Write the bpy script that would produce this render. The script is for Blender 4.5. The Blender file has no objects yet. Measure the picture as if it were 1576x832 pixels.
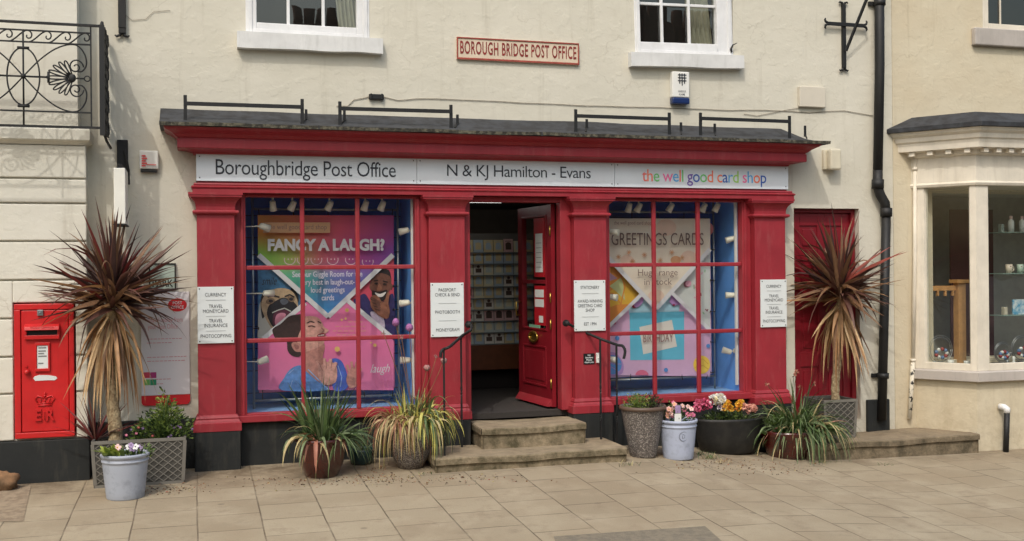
import bpy, math, random
from mathutils import Vector, Matrix, noise
R = random.Random(7)
sc = bpy.context.scene
COL = sc.collection
rad = math.radians

# ------------------------------------------------------------ survey camera: turns a sight line into a point on a real plane
F = 1646.; TH = math.atan(F/5550); D = 10.18; H = 1.90; PH = .009
fw = Vector((math.sin(TH), math.cos(TH), 0)); r0 = Vector((math.cos(TH), -math.sin(TH), 0)); u0 = Vector((0, 0, 1))
ri = r0*math.cos(PH) - u0*math.sin(PH); up = u0*math.cos(PH) + r0*math.sin(PH)
def ray(px, py): return fw + ri*((px-788)/F) - up*((py-416)/F)
def P(px, py, Y=0.):
    d = ray(px, py); t = (Y+D)/d.y
    return Vector((t*d.x, Y, H+t*d.z))
def PZ(px, py, z):
    d = ray(px, py); t = (z-H)/d.z
    return Vector((t*d.x, -D+t*d.y, z))
def sst(a, b, x):
    t = min(1, max(0, (x-a)/(b-a))); return t*t*(3-2*t)
def G(x, y):
    return .13 + .035*max(y, -5) - .19*sst(3.6, 6.6, x) - .012*max(0, x-6.6)
def PG(px, py):
    z = .08
    for _ in range(8):
        p = PZ(px, py, z); z = G(p.x, p.y)
    return p

# ------------------------------------------------------------ materials
def lin(c):
    return tuple(((v/255)/12.92 if v/255 <= .04045 else ((v/255+.055)/1.055)**2.4) for v in c)
MATS = {}
def mat(name, rgb, rough=.6, var=.12, scale=6, bump=0., bscale=40, spec=.5, metal=0, srgb=True, rgb2=None, lo=.42, hi=.6, coat=0, sub=0):
    if name in MATS: return MATS[name]
    m = bpy.data.materials.new(name); m.use_nodes = True; MATS[name] = m
    nt = m.node_tree; N = nt.nodes; L = nt.links; b = N['Principled BSDF']
    c = lin(rgb) if srgb else rgb
    tc = N.new('ShaderNodeTexCoord')
    n = N.new('ShaderNodeTexNoise'); n.inputs['Scale'].default_value = scale; n.inputs['Detail'].default_value = 6; n.inputs['Roughness'].default_value = .65
    L.new(tc.outputs['Object'], n.inputs['Vector'])
    rp = N.new('ShaderNodeValToRGB')
    if rgb2 is None:
        a = tuple(v*(1-var) for v in c); e = tuple(min(1, v*(1+var)) for v in c); rp.color_ramp.elements[0].position = .3; rp.color_ramp.elements[1].position = .7
    else:
        a = c; e = lin(rgb2); rp.color_ramp.elements[0].position = lo; rp.color_ramp.elements[1].position = hi
    rp.color_ramp.elements[0].color = (*a, 1); rp.color_ramp.elements[1].color = (*e, 1)
    L.new(n.outputs['Fac'], rp.inputs['Fac']); L.new(rp.outputs['Color'], b.inputs['Base Color'])
    b.inputs['Roughness'].default_value = rough; b.inputs['Metallic'].default_value = metal
    b.inputs['Specular IOR Level'].default_value = spec
    if coat: b.inputs['Coat Weight'].default_value = coat; b.inputs['Coat Roughness'].default_value = .15
    if bump:
        n2 = N.new('ShaderNodeTexNoise'); n2.inputs['Scale'].default_value = bscale; n2.inputs['Detail'].default_value = 5
        L.new(tc.outputs['Object'], n2.inputs['Vector'])
        bp = N.new('ShaderNodeBump'); bp.inputs['Strength'].default_value = 1; bp.inputs['Distance'].default_value = bump
        L.new(n2.outputs['Fac'], bp.inputs['Height']); L.new(bp.outputs['Normal'], b.inputs['Normal'])
    return m

def nodes_of(m): return m.node_tree.nodes, m.node_tree.links, m.node_tree.nodes['Principled BSDF']
def new_mat(name):
    m = bpy.data.materials.new(name); m.use_nodes = True; MATS[name] = m
    return m
def mix(N, L, a, b, f, mode='MIX'):
    x = N.new('ShaderNodeMix'); x.data_type = 'RGBA'; x.blend_type = mode
    for s, v in ((6, a), (7, b), (0, f)):
        if isinstance(v, (int, float)): x.inputs[s].default_value = v
        elif isinstance(v, tuple): x.inputs[s].default_value = (*v, 1)
        else: L.new(v, x.inputs[s])
    return x.outputs[2]
def noise_n(N, L, vec, scale, detail=5, rough=.6, lo=0., hi=1.):
    n = N.new('ShaderNodeTexNoise'); n.inputs['Scale'].default_value = scale; n.inputs['Detail'].default_value = detail; n.inputs['Roughness'].default_value = rough
    if vec is not None: L.new(vec, n.inputs['Vector'])
    mr = N.new('ShaderNodeMapRange'); mr.inputs['From Min'].default_value = lo; mr.inputs['From Max'].default_value = hi
    L.new(n.outputs['Fac'], mr.inputs['Value'])
    return mr.outputs['Result']
def geo_pos(N): return N.new('ShaderNodeNewGeometry').outputs['Position']
def scaled(N, L, vec, s, loc=(0, 0, 0)):
    m = N.new('ShaderNodeMapping'); m.inputs['Scale'].default_value = s; m.inputs['Location'].default_value = loc; L.new(vec, m.inputs['Vector'])
    return m.outputs['Vector']

def plaster(name, c1, c2, dirt, streak=.5, low=(0.1, 1.0), crack=True):
    m = new_mat(name); N, L, b = nodes_of(m); pos = geo_pos(N)
    base = mix(N, L, lin(c1), lin(c2), noise_n(N, L, pos, 1.1, 6, .6, .35, .65))
    # thin vertical run-off streaks and blotches of grime
    st = noise_n(N, L, scaled(N, L, pos, (7, 1, .5)), 1, 6, .7, .56, .78)
    mm = N.new('ShaderNodeMath'); mm.operation = 'MULTIPLY'; mm.inputs[1].default_value = streak; L.new(st, mm.inputs[0])
    base = mix(N, L, base, lin(dirt), mm.outputs[0])
    bl = noise_n(N, L, pos, 3.3, 8, .75, .58, .74)
    m2 = N.new('ShaderNodeMath'); m2.operation = 'MULTIPLY'; m2.inputs[1].default_value = .3; L.new(bl, m2.inputs[0])
    base = mix(N, L, base, lin(dirt), m2.outputs[0])
    # rising damp grime near the pavement
    sx = N.new('ShaderNodeSeparateXYZ'); L.new(pos, sx.inputs[0])
    mr = N.new('ShaderNodeMapRange'); mr.inputs['From Min'].default_value = low[1]; mr.inputs['From Max'].default_value = low[0]; L.new(sx.outputs['Z'], mr.inputs['Value'])
    m3 = N.new('ShaderNodeMath'); m3.operation = 'MULTIPLY'; L.new(mr.outputs['Result'], m3.inputs[0]); L.new(noise_n(N, L, pos, 9, 6, .7, .3, .75), m3.inputs[1])
    m4 = N.new('ShaderNodeMath'); m4.operation = 'MULTIPLY'; L.new(m3.outputs[0], m4.inputs[0]); m4.inputs[1].default_value = .6
    base = mix(N, L, base, lin(dirt), m4.outputs[0])
    vz = N.new('ShaderNodeTexVoronoi'); vz.feature = 'DISTANCE_TO_EDGE'; vz.inputs['Scale'].default_value = .8
    wn = N.new('ShaderNodeTexNoise'); wn.inputs['Scale'].default_value = 3.5; wn.inputs['Detail'].default_value = 6; L.new(pos, wn.inputs['Vector'])
    wv = N.new('ShaderNodeVectorMath'); wv.operation = 'MULTIPLY_ADD'; L.new(wn.outputs['Color'], wv.inputs[0]); wv.inputs[1].default_value = (.5, .5, .5); L.new(pos, wv.inputs[2]); L.new(wv.outputs[0], vz.inputs['Vector'])
    cr_ = N.new('ShaderNodeMapRange'); cr_.inputs['From Min'].default_value = .006; cr_.inputs['From Max'].default_value = .001; L.new(vz.outputs['Distance'], cr_.inputs['Value'])
    cq = N.new('ShaderNodeMath'); cq.operation = 'MULTIPLY'; L.new(cr_.outputs['Result'], cq.inputs[0]); L.new(noise_n(N, L, pos, 1.3, 3, .5, .5, .62), cq.inputs[1])
    cq2 = N.new('ShaderNodeMath'); cq2.operation = 'MULTIPLY'; cq2.inputs[1].default_value = .33; L.new(cq.outputs[0], cq2.inputs[0])
    base = mix(N, L, base, lin(dirt), cq2.outputs[0])
    L.new(base, b.inputs['Base Color']); b.inputs['Roughness'].default_value = .85; b.inputs['Specular IOR Level'].default_value = .25
    # uneven hand-laid render
    h1 = noise_n(N, L, scaled(N, L, pos, (1, 1, 1.7)), 3.2, 4, .55); h2 = noise_n(N, L, pos, 26, 5, .6); h3 = noise_n(N, L, pos, 9, 4, .5, .52, .6)
    a = N.new('ShaderNodeMath'); a.operation = 'MULTIPLY_ADD'; L.new(h1, a.inputs[0]); a.inputs[1].default_value = 5.0; L.new(h2, a.inputs[2])
    a2 = N.new('ShaderNodeMath'); a2.operation = 'MULTIPLY_ADD'; L.new(h3, a2.inputs[0]); a2.inputs[1].default_value = .8; L.new(a.outputs[0], a2.inputs[2])
    bp = N.new('ShaderNodeBump'); bp.inputs['Strength'].default_value = .6; bp.inputs['Distance'].default_value = .0026
    L.new(a2.outputs[0], bp.inputs['Height']); L.new(bp.outputs['Normal'], b.inputs['Normal'])
    return m

M_wall = plaster('cream_render', (209, 204, 189), (201, 196, 180), (164, 156, 138))
M_lwall = plaster('white_render', (217, 213, 201), (210, 206, 192), (160, 150, 134))
M_rwall = plaster('beige_render', (210, 200, 176), (202, 189, 163), (164, 150, 124))

def painted(name, c, chip=(120, 100, 95), gloss=.45, dust=.25):
    m = new_mat(name); N, L, b = nodes_of(m); pos = geo_pos(N)
    c = lin(c)
    base = mix(N, L, tuple(v*.88 for v in c), tuple(min(1, v*1.1) for v in c), noise_n(N, L, pos, 4, 6, .6, .3, .7))
    d = noise_n(N, L, scaled(N, L, pos, (6, 3, 1.2)), 2, 8, .7, .52, .8)
    mm = N.new('ShaderNodeMath'); mm.operation = 'MULTIPLY'; mm.inputs[1].default_value = dust; L.new(d, mm.inputs[0])
    base = mix(N, L, base, lin(chip), mm.outputs[0])
    ch = noise_n(N, L, pos, 34, 8, .8, .66, .70)
    cm = N.new('ShaderNodeMath'); cm.operation = 'MULTIPLY'; cm.inputs[1].default_value = .55; L.new(ch, cm.inputs[0])
    base = mix(N, L, base, lin(chip), cm.outputs[0])
    dk = noise_n(N, L, scaled(N, L, pos, (14, 14, .8)), 1.5, 6, .7, .55, .85)
    dm_ = N.new('ShaderNodeMath'); dm_.operation = 'MULTIPLY'; dm_.inputs[1].default_value = .4; L.new(dk, dm_.inputs[0])
    base = mix(N, L, base, tuple(v*.55 for v in c), dm_.outputs[0])
    L.new(base, b.inputs['Base Color'])
    rr = N.new('ShaderNodeMapRange'); rr.inputs['To Min'].default_value = gloss-.1; rr.inputs['To Max'].default_value = gloss+.2; L.new(noise_n(N, L, pos, 7), rr.inputs['Value']); L.new(rr.outputs['Result'], b.inputs['Roughness'])
    bp = N.new('ShaderNodeBump'); bp.inputs['Distance'].default_value = .0008; L.new(noise_n(N, L, pos, 22, 4), bp.inputs['Height']); L.new(bp.outputs['Normal'], b.inputs['Normal'])
    return m
M_red = painted('shopfront_red', (146, 38, 48), (168, 96, 94), dust=.4)
M_door = painted('door_red', (126, 22, 34), (150, 80, 80), .35)
M_post = painted('pillar_box_red', (192, 30, 32), (150, 40, 35), .35, .3)
M_black = painted('black_paint', (22, 22, 23), (60, 57, 52), .55, .4)
M_plinth = painted('plinth_black', (26, 29, 29), (78, 74, 64), .7, .5)
M_iron = painted('wrought_iron', (19, 20, 21), (58, 48, 40), .6, .3)
M_white = painted('white_gloss', (222, 222, 222), (170, 165, 155), .45, .25)
M_sill = painted('painted_stone_sill', (212, 212, 210), (150, 150, 140), .7, .4)
M_greysill = painted('stone_grey_sill', (180, 172, 164), (120, 115, 105), .7, .4)
M_crm = painted('cream_gloss', (222, 213, 196), (170, 155, 130), .5, .35)
M_lead = mat('lead_sheet', (56, 58, 62), .75, rgb2=(38, 38, 40), scale=9, bump=.004, bscale=7)
M_leadedge = mat('weathered_lead_edge', (50, 48, 42), .9, rgb2=(110, 106, 90), scale=22, lo=.45, hi=.62, bump=.006, bscale=30)
M_sign = mat('silver_sign', (206, 214, 220), .45, var=.05, scale=3)
M_plate = mat('plate_white', (214, 219, 219), .45, var=.04, scale=3)
M_ink = mat('dark_ink', (40, 44, 52), .6)
M_inkg = mat('grey_ink', (120, 122, 124), .6)
M_blk = mat('black_plastic', (18, 18, 19), .5)
M_wp = mat('white_plastic', (225, 224, 218), .4, var=.04)
M_cp = mat('cream_plastic', (208, 200, 178), .5, var=.08)
M_steel = mat('galvanised_tube', (150, 156, 158), .35, metal=.7)
M_brass = mat('brass', (170, 140, 70), .3, metal=.9)
M_blue = mat('display_blue', (96, 156, 228), .7, var=.12, scale=3)
M_dblue = mat('display_back_blue', (76, 134, 200), .75, var=.2, scale=2)
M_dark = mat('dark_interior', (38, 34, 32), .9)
M_wood = mat('light_wood', (188, 138, 84), .5, var=.2, scale=12)
M_counter = mat('counter_wood', (110, 62, 34), .5, var=.2, scale=8)
M_matf = mat('door_mat', (52, 48, 45), .95, var=.25, scale=60, bump=.003, bscale=200)
M_soil = mat('soil', (48, 36, 27), .95, var=.4, scale=40, bump=.02, bscale=30)

def stone(name, c1, c2, moss):
    m = new_mat(name); N, L, b = nodes_of(m); pos = geo_pos(N)
    base = mix(N, L, lin(c1), lin(c2), noise_n(N, L, pos, 5, 8, .7, .35, .65))
    g = N.new('ShaderNodeNewGeometry'); sx = N.new('ShaderNodeSeparateXYZ'); L.new(g.outputs['Normal'], sx.inputs[0])
    mr = N.new('ShaderNodeMapRange'); mr.inputs['From Min'].default_value = .9; mr.inputs['From Max'].default_value = .2; mr.inputs['To Min'].default_value = .12; mr.inputs['To Max'].default_value = .85; L.new(sx.outputs['Z'], mr.inputs['Value'])
    mm = N.new('ShaderNodeMath'); mm.operation = 'MULTIPLY'; L.new(mr.outputs['Result'], mm.inputs[0]); L.new(noise_n(N, L, pos, 7, 8, .75, .36, .62), mm.inputs[1])
    base = mix(N, L, base, lin(moss), mm.outputs[0])
    L.new(base, b.inputs['Base Color']); b.inputs['Roughness'].default_value = .92
    bp = N.new('ShaderNodeBump'); bp.inputs['Distance'].default_value = .012; L.new(noise_n(N, L, pos, 16, 8, .7), bp.inputs['Height']); L.new(bp.outputs['Normal'], b.inputs['Normal'])
    return m
M_step = stone('sandstone', (162, 146, 120), (126, 112, 90), (62, 58, 36))

def glass(name, tint=(.96, .975, .97), refl=2.0):
    m = new_mat(name); nt = m.node_tree; N = nt.nodes; L = nt.links; N.remove(N['Principled BSDF']); out = N['Material Output']
    t = N.new('ShaderNodeBsdfTransparent'); t.inputs[0].default_value = (*tint, 1)
    g = N.new('ShaderNodeBsdfGlossy'); g.inputs['Roughness'].default_value = .01; g.inputs[0].default_value = (1, 1, 1, 1)
    lw = N.new('ShaderNodeLayerWeight'); lw.inputs[0].default_value = .5; pw_ = N.new('ShaderNodeMath'); pw_.operation = 'POWER'; pw_.inputs[1].default_value = 5; L.new(lw.outputs['Facing'], pw_.inputs[0])
    fr = N.new('ShaderNodeMath'); fr.operation = 'MULTIPLY_ADD'; fr.inputs[1].default_value = .9; fr.inputs[2].default_value = .045; L.new(pw_.outputs[0], fr.inputs[0])
    tc = N.new('ShaderNodeTexCoord'); nz = N.new('ShaderNodeTexNoise'); nz.inputs['Scale'].default_value = 2.; nz.inputs['Detail'].default_value = 1; L.new(tc.outputs['Object'], nz.inputs[0])
    bp = N.new('ShaderNodeBump'); bp.inputs['Distance'].default_value = .002; L.new(nz.outputs['Fac'], bp.inputs['Height']); L.new(bp.outputs['Normal'], g.inputs['Normal'])
    ml = N.new('ShaderNodeMath'); ml.operation = 'MULTIPLY'; ml.inputs[1].default_value = refl; L.new(fr.outputs[0], ml.inputs[0])
    mx = N.new('ShaderNodeMixShader'); L.new(ml.outputs[0], mx.inputs[0]); L.new(t.outputs[0], mx.inputs[1]); L.new(g.outputs[0], mx.inputs[2])
    L.new(mx.outputs[0], out.inputs[0]); return m
M_glass = glass('window_glass')
M_oglass = glass('old_glass', (.6, .64, .62), 2.0)
M_bglass = glass('bay_glass', (.9, .93, .91), 1.8)

# ------------------------------------------------------------ mesh builder
WORLD = {}
class MB:
    def __init__(s): s.v = []; s.f = []; s.m = []; s.sm = []
    def add(s, vs, fs, mi=0, smooth=False):
        o = len(s.v); s.v += [tuple(v) for v in vs]
        for f in fs: s.f.append([o+i for i in f]); s.m.append(mi); s.sm.append(smooth)
        return s
    def box(s, x0, x1, y0, y1, z0, z1, mi=0):
        return s.add([(x0,y0,z0),(x1,y0,z0),(x1,y1,z0),(x0,y1,z0),(x0,y0,z1),(x1,y0,z1),(x1,y1,z1),(x0,y1,z1)],
              [(0,3,2,1),(4,5,6,7),(0,1,5,4),(1,2,6,5),(2,3,7,6),(3,0,4,7)], mi)
    def hexa(s, p, mi=0):   # 8 points: bottom ring then top ring
        return s.add(p, [(0,3,2,1),(4,5,6,7),(0,1,5,4),(1,2,6,5),(2,3,7,6),(3,0,4,7)], mi)
    def bar(s, a, b, w, h, mi=0, upv=(0, 0, 1)):
        a = Vector(a); b = Vector(b); d = (b-a).normalized(); u = Vector(upv); sd = d.cross(u)
        if sd.length < 1e-4: sd = Vector((1, 0, 0))
        sd.normalize(); u = sd.cross(d).normalized()
        q = [(-1,-1),(1,-1),(1,1),(-1,1)]
        return s.hexa([a+sd*w/2*i+u*h/2*j for i, j in q]+[b+sd*w/2*i+u*h/2*j for i, j in q], mi)
    def tube(s, pts, r, n=8, mi=0, caps=True):
        pts = [Vector(p) for p in pts]; rs = r if isinstance(r, (list, tuple)) else [r]*len(pts)
        ref = None; rings = []
        for i, p in enumerate(pts):
            d = (pts[min(i+1, len(pts)-1)]-pts[max(i-1, 0)]).normalized()
            if ref is None: ref = d.orthogonal().normalized()
            ref = (ref-d*ref.dot(d)); ref = ref.normalized() if ref.length > 1e-5 else d.orthogonal().normalized()
            b = d.cross(ref)
            rings.append([p+(ref*math.cos(t)+b*math.sin(t))*rs[i] for t in [2*math.pi*k/n for k in range(n)]])
        vs = [q for rg in rings for q in rg]; fs = []
        for i in range(len(pts)-1):
            for k in range(n): fs.append((i*n+k, i*n+(k+1)%n, (i+1)*n+(k+1)%n, (i+1)*n+k))
        s.add(vs, fs, mi, True)
        if caps:
            o = len(s.v)-len(vs)
            for f in ([o+k for k in range(n)][::-1], [o+len(vs)-n+k for k in range(n)]): s.f.append(f); s.m.append(mi); s.sm.append(False)
        return s
    def lathe(s, c, prof, n=36, mi=0, sx=1., sy=1., tilt=0.):
        c = Vector(c); vs = []; fs = []
        for (r, z) in prof:
            for k in range(n):
                t = 2*math.pi*k/n; vs.append(c+Vector((r*sx*math.cos(t), r*sy*math.sin(t), z+tilt*r*math.cos(t))))
        for i in range(len(prof)-1):
            for k in range(n): fs.append((i*n+k, i*n+(k+1)%n, (i+1)*n+(k+1)%n, (i+1)*n+k))
        s.add(vs, fs, mi, True)
        return s
    def disc(s, c, r, n=24, mi=0, sx=1, sy=1, jz=0.):
        c = Vector(c); vs = [c]+[c+Vector((r*sx*math.cos(2*math.pi*k/n), r*sy*math.sin(2*math.pi*k/n), R.uniform(-jz, jz))) for k in range(n)]
        return s.add(vs, [(0, 1+k, 1+(k+1)%n) for k in range(n)], mi)
    def moulding(s, x0, x1, prof, yb=0., mi=0, ends=True):
        # profile [(projection, z)], returned round both ends with mitres, against the plane y = yb
        rings = []
        for p, z in prof:
            rings.append([(x0-p, yb, z), (x0-p, yb-p, z), (x1+p, yb-p, z), (x1+p, yb, z)] if ends else [(x0, yb, z), (x0, yb-p, z), (x1, yb-p, z), (x1, yb, z)])
        vs = [q for rg in rings for q in rg]; fs = []
        for i in range(len(prof)-1):
            for k in range(3): fs.append((i*4+k, i*4+k+1, i*4+4+k+1, i*4+4+k))
        s.add(vs, fs, mi); n = len(prof)-1
        s.add(rings[0], [(0, 1, 2, 3)], mi); s.add(rings[-1], [(3, 2, 1, 0)], mi); return s
    def slab(s, pts, y0, y1, mi=0):     # outline in (x, z), extruded from y0 (front) to y1
        n = len(pts)
        area = sum(pts[i][0]*pts[(i+1)%n][1]-pts[(i+1)%n][0]*pts[i][1] for i in range(n))
        if area < 0: pts = pts[::-1]
        vs = [(x, y0, z) for x, z in pts]+[(x, y1, z) for x, z in pts]
        fs = [tuple(range(n)), tuple(range(2*n-1, n-1, -1))]+[(i, n+i, n+(i+1)%n, (i+1)%n) for i in range(n)]
        return s.add(vs, fs, mi)
    def blade(s, p, d, ln, w, droop, mi=0, seg=5, fold=.25, twist=0, base=.45):
        p = Vector(p); d = Vector(d).normalized(); sd = d.cross(Vector((0, 0, 1)))
        if sd.length < .05: sd = Vector((R.uniform(-1, 1), R.uniform(-1, 1), 0))
        sd.normalize(); sd = Matrix.Rotation(twist, 3, d) @ sd
        vs = []; pos = p.copy(); dd = d.copy(); st = ln/seg
        for i in range(seg+1):
            t = i/seg; ww = w*(base+(1-base)*min(1, t*3))*(1-max(0, t-.35)/.65)**.8 if t < 1 else .0006
            nrm = sd.cross(dd).normalized()
            vs += [pos-sd*ww/2+nrm*ww*fold, pos, pos+sd*ww/2+nrm*ww*fold]
            pos = pos+dd*st; dd = (dd+Vector((0, 0, -1))*droop*st*2.2).normalized()
        fs = []
        for i in range(seg):
            a = i*3; fs += [(a, a+1, a+4, a+3), (a+1, a+2, a+5, a+4)]
        return s.add(vs, fs, mi, True)
    def leaf(s, p, d, ln, w, mi=0):
        p = Vector(p); d = Vector(d).normalized(); sd = d.orthogonal().normalized(); sd = Matrix.Rotation(R.uniform(0, 6.28), 3, d) @ sd
        n = sd.cross(d)*ln*.12
        return s.add([p, p+d*ln*.45-sd*w/2+n, p+d*ln, p+d*ln*.45+sd*w/2+n, p+d*ln*.5], [(0, 4, 1), (1, 4, 2), (2, 4, 3), (3, 4, 0)], mi)
    def ball(s, c, r, mi=0, n=10, m=7, sq=(1, 1, 1), rough=0):
        c = Vector(c); vs = []
        for i in range(m+1):
            ph = math.pi*i/m
            for k in range(n):
                t = 2*math.pi*k/n; q = Vector((math.sin(ph)*math.cos(t)*sq[0], math.sin(ph)*math.sin(t)*sq[1], math.cos(ph)*sq[2]))
                vs.append(c+q*r*(1+(noise.noise(q*2.3+c*3)*rough if rough else 0)))
        fs = [(i*n+k, (i+1)*n+k, (i+1)*n+(k+1)%n, i*n+(k+1)%n) for i in range(m) for k in range(n)]
        return s.add(vs, fs, mi, True)
    def build(s, name, mats, parent=None, origin=None, bev=0., split=False):
        if split:
            par = list(range(len(s.v)))
            def find(a):
                while par[a] != a: par[a] = par[par[a]]; a = par[a]
                return a
            for f in s.f:
                for a in f[1:]: par[find(a)] = find(f[0])
            grp = {}
            for i, f in enumerate(s.f): grp.setdefault(find(f[0]), []).append(i)
            out = None
            for fi in grp.values():
                m = MB(); ids = {}
                for i in fi:
                    for a in s.f[i]:
                        if a not in ids: ids[a] = len(m.v); m.v.append(s.v[a])
                    m.f.append([ids[a] for a in s.f[i]]); m.m.append(s.m[i]); m.sm.append(s.sm[i])
                out = m.build(name, mats, parent, origin, bev)
            return out
        if not isinstance(mats, (list, tuple)): mats = [mats]
        if origin is None:
            if parent is not None: origin = WORLD[parent.name]
            else:
                xs = [v[0] for v in s.v]; ys = [v[1] for v in s.v]; zs = [v[2] for v in s.v]
                origin = Vector(((min(xs)+max(xs))/2, (min(ys)+max(ys))/2, min(zs)))
        origin = Vector(origin)
        me = bpy.data.meshes.new(name); me.from_pydata([tuple(Vector(v)-origin) for v in s.v], [], s.f)
        for m in mats: me.materials.append(m)
        me.polygons.foreach_set('material_index', s.m); me.polygons.foreach_set('use_smooth', s.sm)
        me.validate(); me.update()
        o = bpy.data.objects.new(name, me); COL.objects.link(o)
        if parent is not None:
            o.parent = parent; pw = WORLD[parent.name]; o.location = origin-pw
        else: o.location = origin
        WORLD[o.name] = origin
        if bev:
            b = o.modifiers.new('Bevel', 'BEVEL'); b.width = bev; b.segments = 2; b.limit_method = 'ANGLE'; b.angle_limit = rad(40)
        return o
def tag(o, label=None, cat=None, group=None, kind=None):
    if label: o['label'] = label
    if cat: o['category'] = cat
    if group: o['group'] = group
    if kind: o['kind'] = kind
    return o
def thing(name, loc, label, cat, group=None):
    o = bpy.data.objects.new(name, None); COL.objects.link(o); o.location = loc; o.empty_display_size = .1
    WORLD[o.name] = Vector(loc); return tag(o, label, cat, group)
def dup(o, loc=None, label=None, parent=None):
    c = o.copy(); COL.objects.link(c); c.parent = parent
    if loc is not None: c.location = loc
    if label: c['label'] = label
    for ch in [x for x in bpy.data.objects if x.parent == o]: dup(ch, None, None, c)
    return c
def part(name, mats, parent, bev=0., **k):   # context helper: with one shape function
    mb = MB(); return mb, lambda: mb.build(name, mats, parent, bev=bev)

def text_mesh(s, x0, x1, z0, z1, y, mats, parent, name='lettering', bold=0., depth=.0008, mi=None, shear=0., align='CENTER', space=1., line=1., origin=None, warp=None):
    cu = bpy.data.curves.new('t', 'FONT'); cu.body = s; cu.align_x = align; cu.offset = bold; cu.extrude = 0; cu.shear = shear; cu.space_character = space; cu.space_line = line; cu.resolution_u = 3
    if not isinstance(mats, (list, tuple)): mats = [mats]
    for m in mats: cu.materials.append(m)
    if mi:
        for i, k in enumerate(mi[:len(s)]): cu.body_format[i].material_index = k
    ob = bpy.data.objects.new('t', cu); COL.objects.link(ob)
    dg = bpy.context.evaluated_depsgraph_get(); me = bpy.data.meshes.new_from_object(ob.evaluated_get(dg))
    bpy.data.objects.remove(ob)
    xs = [v.co.x for v in me.vertices]; ys = [v.co.y for v in me.vertices]
    ax, bx, ay, by = min(xs), max(xs), min(ys), max(ys)
    mb = MB(); V = []
    for v in me.vertices:
        x = x0+(v.co.x-ax)/(bx-ax)*(x1-x0); z = z0+(v.co.y-ay)/(by-ay)*(z1-z0)
        if warp: x, z = warp(x, z)
        V.append((x, y, z))
    for p in me.polygons: mb.f.append(list(p.vertices)); mb.m.append(p.material_index); mb.sm.append(False)
    mb.v = V; mats2 = [m for m in me.materials] or mats
    bpy.data.meshes.remove(me)
    return mb, mats2
def text(s, x0, x1, z0, z1, y, mats, parent, name='lettering', **k):
    mb, m2 = text_mesh(s, x0, x1, z0, z1, y, mats, parent, name, **k)
    return mb.build(name, mats if isinstance(mats, (list, tuple)) else [mats], parent)

def holed_wall(mb, x0, x1, z0, z1, holes, yf, yb, mi=0):
    xs = sorted(set([x0, x1]+[h[0] for h in holes]+[h[1] for h in holes])); zs = sorted(set([z0, z1]+[h[2] for h in holes]+[h[3] for h in holes]))
    def solid(x, z): return not any(h[0] < x < h[1] and h[2] < z < h[3] for h in holes)
    S = {}
    for i in range(len(xs)-1):
        for j in range(len(zs)-1): S[i, j] = solid((xs[i]+xs[i+1])/2, (zs[j]+zs[j+1])/2)
    for (i, j), v in S.items():
        if not v: continue
        a, b, c, d = xs[i], xs[i+1], zs[j], zs[j+1]
        mb.add([(a, yf, c), (b, yf, c), (b, yf, d), (a, yf, d)], [(0, 1, 2, 3)], mi)
        mb.add([(a, yb, c), (b, yb, c), (b, yb, d), (a, yb, d)], [(3, 2, 1, 0)], mi)
        if not S.get((i-1, j)): mb.add([(a, yf, c), (a, yf, d), (a, yb, d), (a, yb, c)], [(0, 1, 2, 3)], mi)
        if not S.get((i+1, j)): mb.add([(b, yf, c), (b, yb, c), (b, yb, d), (b, yf, d)], [(0, 1, 2, 3)], mi)
        if not S.get((i, j-1)): mb.add([(a, yf, c), (a, yb, c), (b, yb, c), (b, yf, c)], [(0, 1, 2, 3)], mi)
        if not S.get((i, j+1)): mb.add([(a, yf, d), (b, yf, d), (b, yb, d), (a, yb, d)], [(0, 1, 2, 3)], mi)

# ============================================================ GROUND
mp = new_mat('paving_flags'); N, L, b = nodes_of(mp); pos = geo_pos(N)
wob = N.new('ShaderNodeTexNoise'); wob.inputs['Scale'].default_value = .9; L.new(pos, wob.inputs['Vector'])
sx = N.new('ShaderNodeSeparateXYZ'); L.new(pos, sx.inputs[0]); cb = N.new('ShaderNodeCombineXYZ')
L.new(sx.outputs['Y'], cb.inputs['X']); L.new(sx.outputs['X'], cb.inputs['Y'])
wm = N.new('ShaderNodeVectorMath'); wm.operation = 'MULTIPLY_ADD'; L.new(wob.outputs['Color'], wm.inputs[0]); wm.inputs[1].default_value = (.03, .03, 0); L.new(cb.outputs[0], wm.inputs[2])
mapn = N.new('ShaderNodeMapping'); mapn.inputs['Location'].default_value = (.22, -.02, 0); L.new(wm.outputs[0], mapn.inputs['Vector'])
br = N.new('ShaderNodeTexBrick'); L.new(mapn.outputs[0], br.inputs['Vector']); br.offset = .5; br.inputs['Scale'].default_value = 1
br.inputs['Brick Width'].default_value = .445; br.inputs['Row Height'].default_value = .458; br.inputs['Mortar Size'].default_value = .0055; br.inputs['Mortar Smooth'].default_value = .35
br.inputs['Color1'].default_value = (*lin((160, 147, 123)), 1); br.inputs['Color2'].default_value = (*lin((145, 131, 108)), 1); br.inputs['Mortar'].default_value = (*lin((100, 86, 68)), 1)
base = mix(N, L, br.outputs['Color'], lin((168, 155, 131)), noise_n(N, L, pos, 2.2, 6, .6, .45, .75))
base = mix(N, L, base, lin((128, 112, 92)), noise_n(N, L, pos, 4.5, 9, .72, .54, .78))
base = mix(N, L, base, lin((120, 106, 88)), noise_n(N, L, pos, 90, 4, .8, .55, .8))
base = mix(N, L, base, lin((188, 176, 156)), noise_n(N, L, pos, 130, 4, .8, .6, .8))
vg = N.new('ShaderNodeTexVoronoi'); vg.inputs['Scale'].default_value = 2.1; L.new(pos, vg.inputs['Vector'])
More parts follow.
